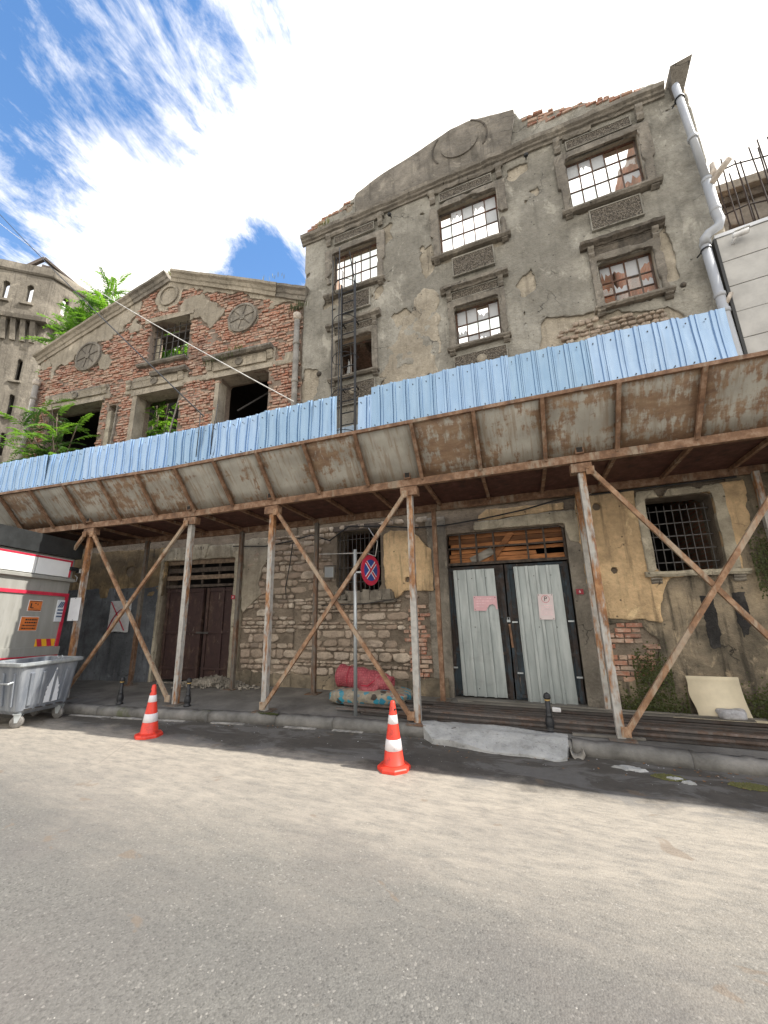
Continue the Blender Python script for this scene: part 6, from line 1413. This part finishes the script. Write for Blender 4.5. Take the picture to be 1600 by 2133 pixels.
def clump(name, cx, cy, rx, ry, n, mat, lab, z=0., h=.012):
    m = MB()
    for i in range(n):
        t = rnd.uniform(0, 6.28); q = math.sqrt(rnd.random())*(.7+.6*float(vn(math.cos(t)*2+9, math.sin(t)*2, 1, 4))); x, y = cx+rx*q*math.cos(t), cy+ry*q*math.sin(t); s_ = rnd.uniform(.006, .015)
        a = rnd.uniform(0, 6.28); c_, d_ = math.cos(a)*s_, math.sin(a)*s_
        m.add([(x-c_, y-d_, z+.003), (x+d_, y-c_, z+.003), (x+c_, y+d_, z+.004), (x-d_, y+c_, z+.003), (x, y, z+h*rnd.random()+.005)], [(0, 1, 4), (1, 2, 4), (2, 3, 4), (3, 0, 4)])
    return tag(m.build(name, mat, None), lab, 'moss', kind='stuff')
clump('road_moss', .92, 4.95, .13, .07, 900, 'dry_grass', 'yellow green moss patch on the road right of the ramp'); clump('road_moss', 1.55, 4.96, .16, .07, 1100, 'dry_grass', 'yellow green moss patch on the road at the right edge')
clump('road_moss', -4.05, 5.25, .2, .05, 700, 'moss_green', 'green moss on the kerb beside the third post', .134, .008)
m = MB()                                           # fallen leaves and scraps in the gutter
def leaf(x, y, s_, z=.004):
    a = rnd.uniform(0, 6.28); c_, d_ = math.cos(a)*s_, math.sin(a)*s_
    m.add([(x-c_, y-d_, z), (x+d_*.5, y-c_*.5, z+s_*.3*rnd.random()), (x+c_, y+d_, z+s_*.4*rnd.random()), (x-d_*.5, y+c_*.5, z+s_*.3*rnd.random())], [(0, 1, 2), (0, 2, 3)])
for i in range(170): x = rnd.uniform(-1.5, 3) if rnd.random() > .3 else rnd.uniform(-7, 3); leaf(x, ky(x)-abs(rnd.gauss(0, .22))-.02, rnd.uniform(.006, .022))
tag(m.build('fallen_leaves', 'brown_leaf', None), 'brown leaves and scraps scattered in the gutter', 'leaves', kind='stuff')
m = MB()
for i in range(70): x = rnd.uniform(-6, 3); leaf(x, ky(x)-abs(rnd.gauss(0, .35))-.02, rnd.uniform(.004, .012))
tag(m.build('paper_scraps', 'litter_white', None), 'small white scraps of litter along the kerb', 'litter', kind='stuff')
m = MB(); 
for x, y, s_ in ((.62, 5.06, .16), (.95, 4.92, .07), (1.05, 4.86, .06), (1.7, 4.75, .1)):
    P_ = [(s_*rnd.uniform(.5, 1.25)*math.cos(t), s_*.4*rnd.uniform(.5, 1.3)*math.sin(t)) for t in np.linspace(0, 2*PI, 15)[:-1]]; n_ = len(P_)
    m.add([(x+a, y+b_, .001) for a, b_ in P_]+[(x+a*.8, y+b_*.8, .016+.008*rnd.random()) for a, b_ in P_], [(i, (i+1) % n_, n_+(i+1) % n_, n_+i) for i in range(n_)]+[tuple(range(n_, 2*n_))])
tag(m.build('broken_concrete', 'ramp_concrete', None), 'flat broken pieces of pale concrete on the dark road by the kerb', 'rubble', kind='stuff')
o = MB().box(-.05, .05, -.03, .03, 0, .05, .015).build('paper_wad', 'litter_white', None, False, .012, (-.02, 6.02, .27)); tag(o, 'crumpled white paper on the steel bars near the bollard', 'litter')
m = MB(); st = [([tuple(p.co) for p in v.vertices], [tuple(p.vertices) for p in v.polygons]) for v in STONES[:8]]
for i in range(700):
    x = rnd.gauss(-6.75, .5); y = 6.83+.02*x*0-abs(rnd.gauss(0, .16)); y = min(y, 7.1+.121*(x+4.95)-.05); h = max(0, .22-abs(x+6.6)*.17-abs(y-6.86)*.35); vs, fs = rnd.choice(st); s_ = rnd.uniform(.012, .045)
    a = rnd.uniform(0, 6.28); m.add([(x+(px*math.cos(a)-py*math.sin(a))*s_, y+(px*math.sin(a)+py*math.cos(a))*s_, .13+h*rnd.random()+pz*s_*.7+.01) for px, py, pz in vs], fs)
tag(m.build('rubble_heap', 'raw_concrete', None), 'heap of grey rubble spilled in front of the brown door', 'rubble', kind='stuff')
m = MB()                                           # loose grit on the road
for i in range(420):
    y = rnd.uniform(1.0, 5.0); x = rnd.uniform(-2.6, 1.1)*max(1, y/2); s_ = rnd.uniform(.0025, .0055); h = s_*.6
    m.add([(x-s_, y, 0), (x, y-s_*.8, 0), (x+s_, y+s_*.2, 0), (x, y+s_, 0), (x+s_*.2, y, h)], [(0, 1, 4), (1, 2, 4), (2, 3, 4), (3, 0, 4)])
tag(m.build('road_grit', 'pale_strip', None), 'loose pale grit scattered over the asphalt', 'grit', kind='stuff')
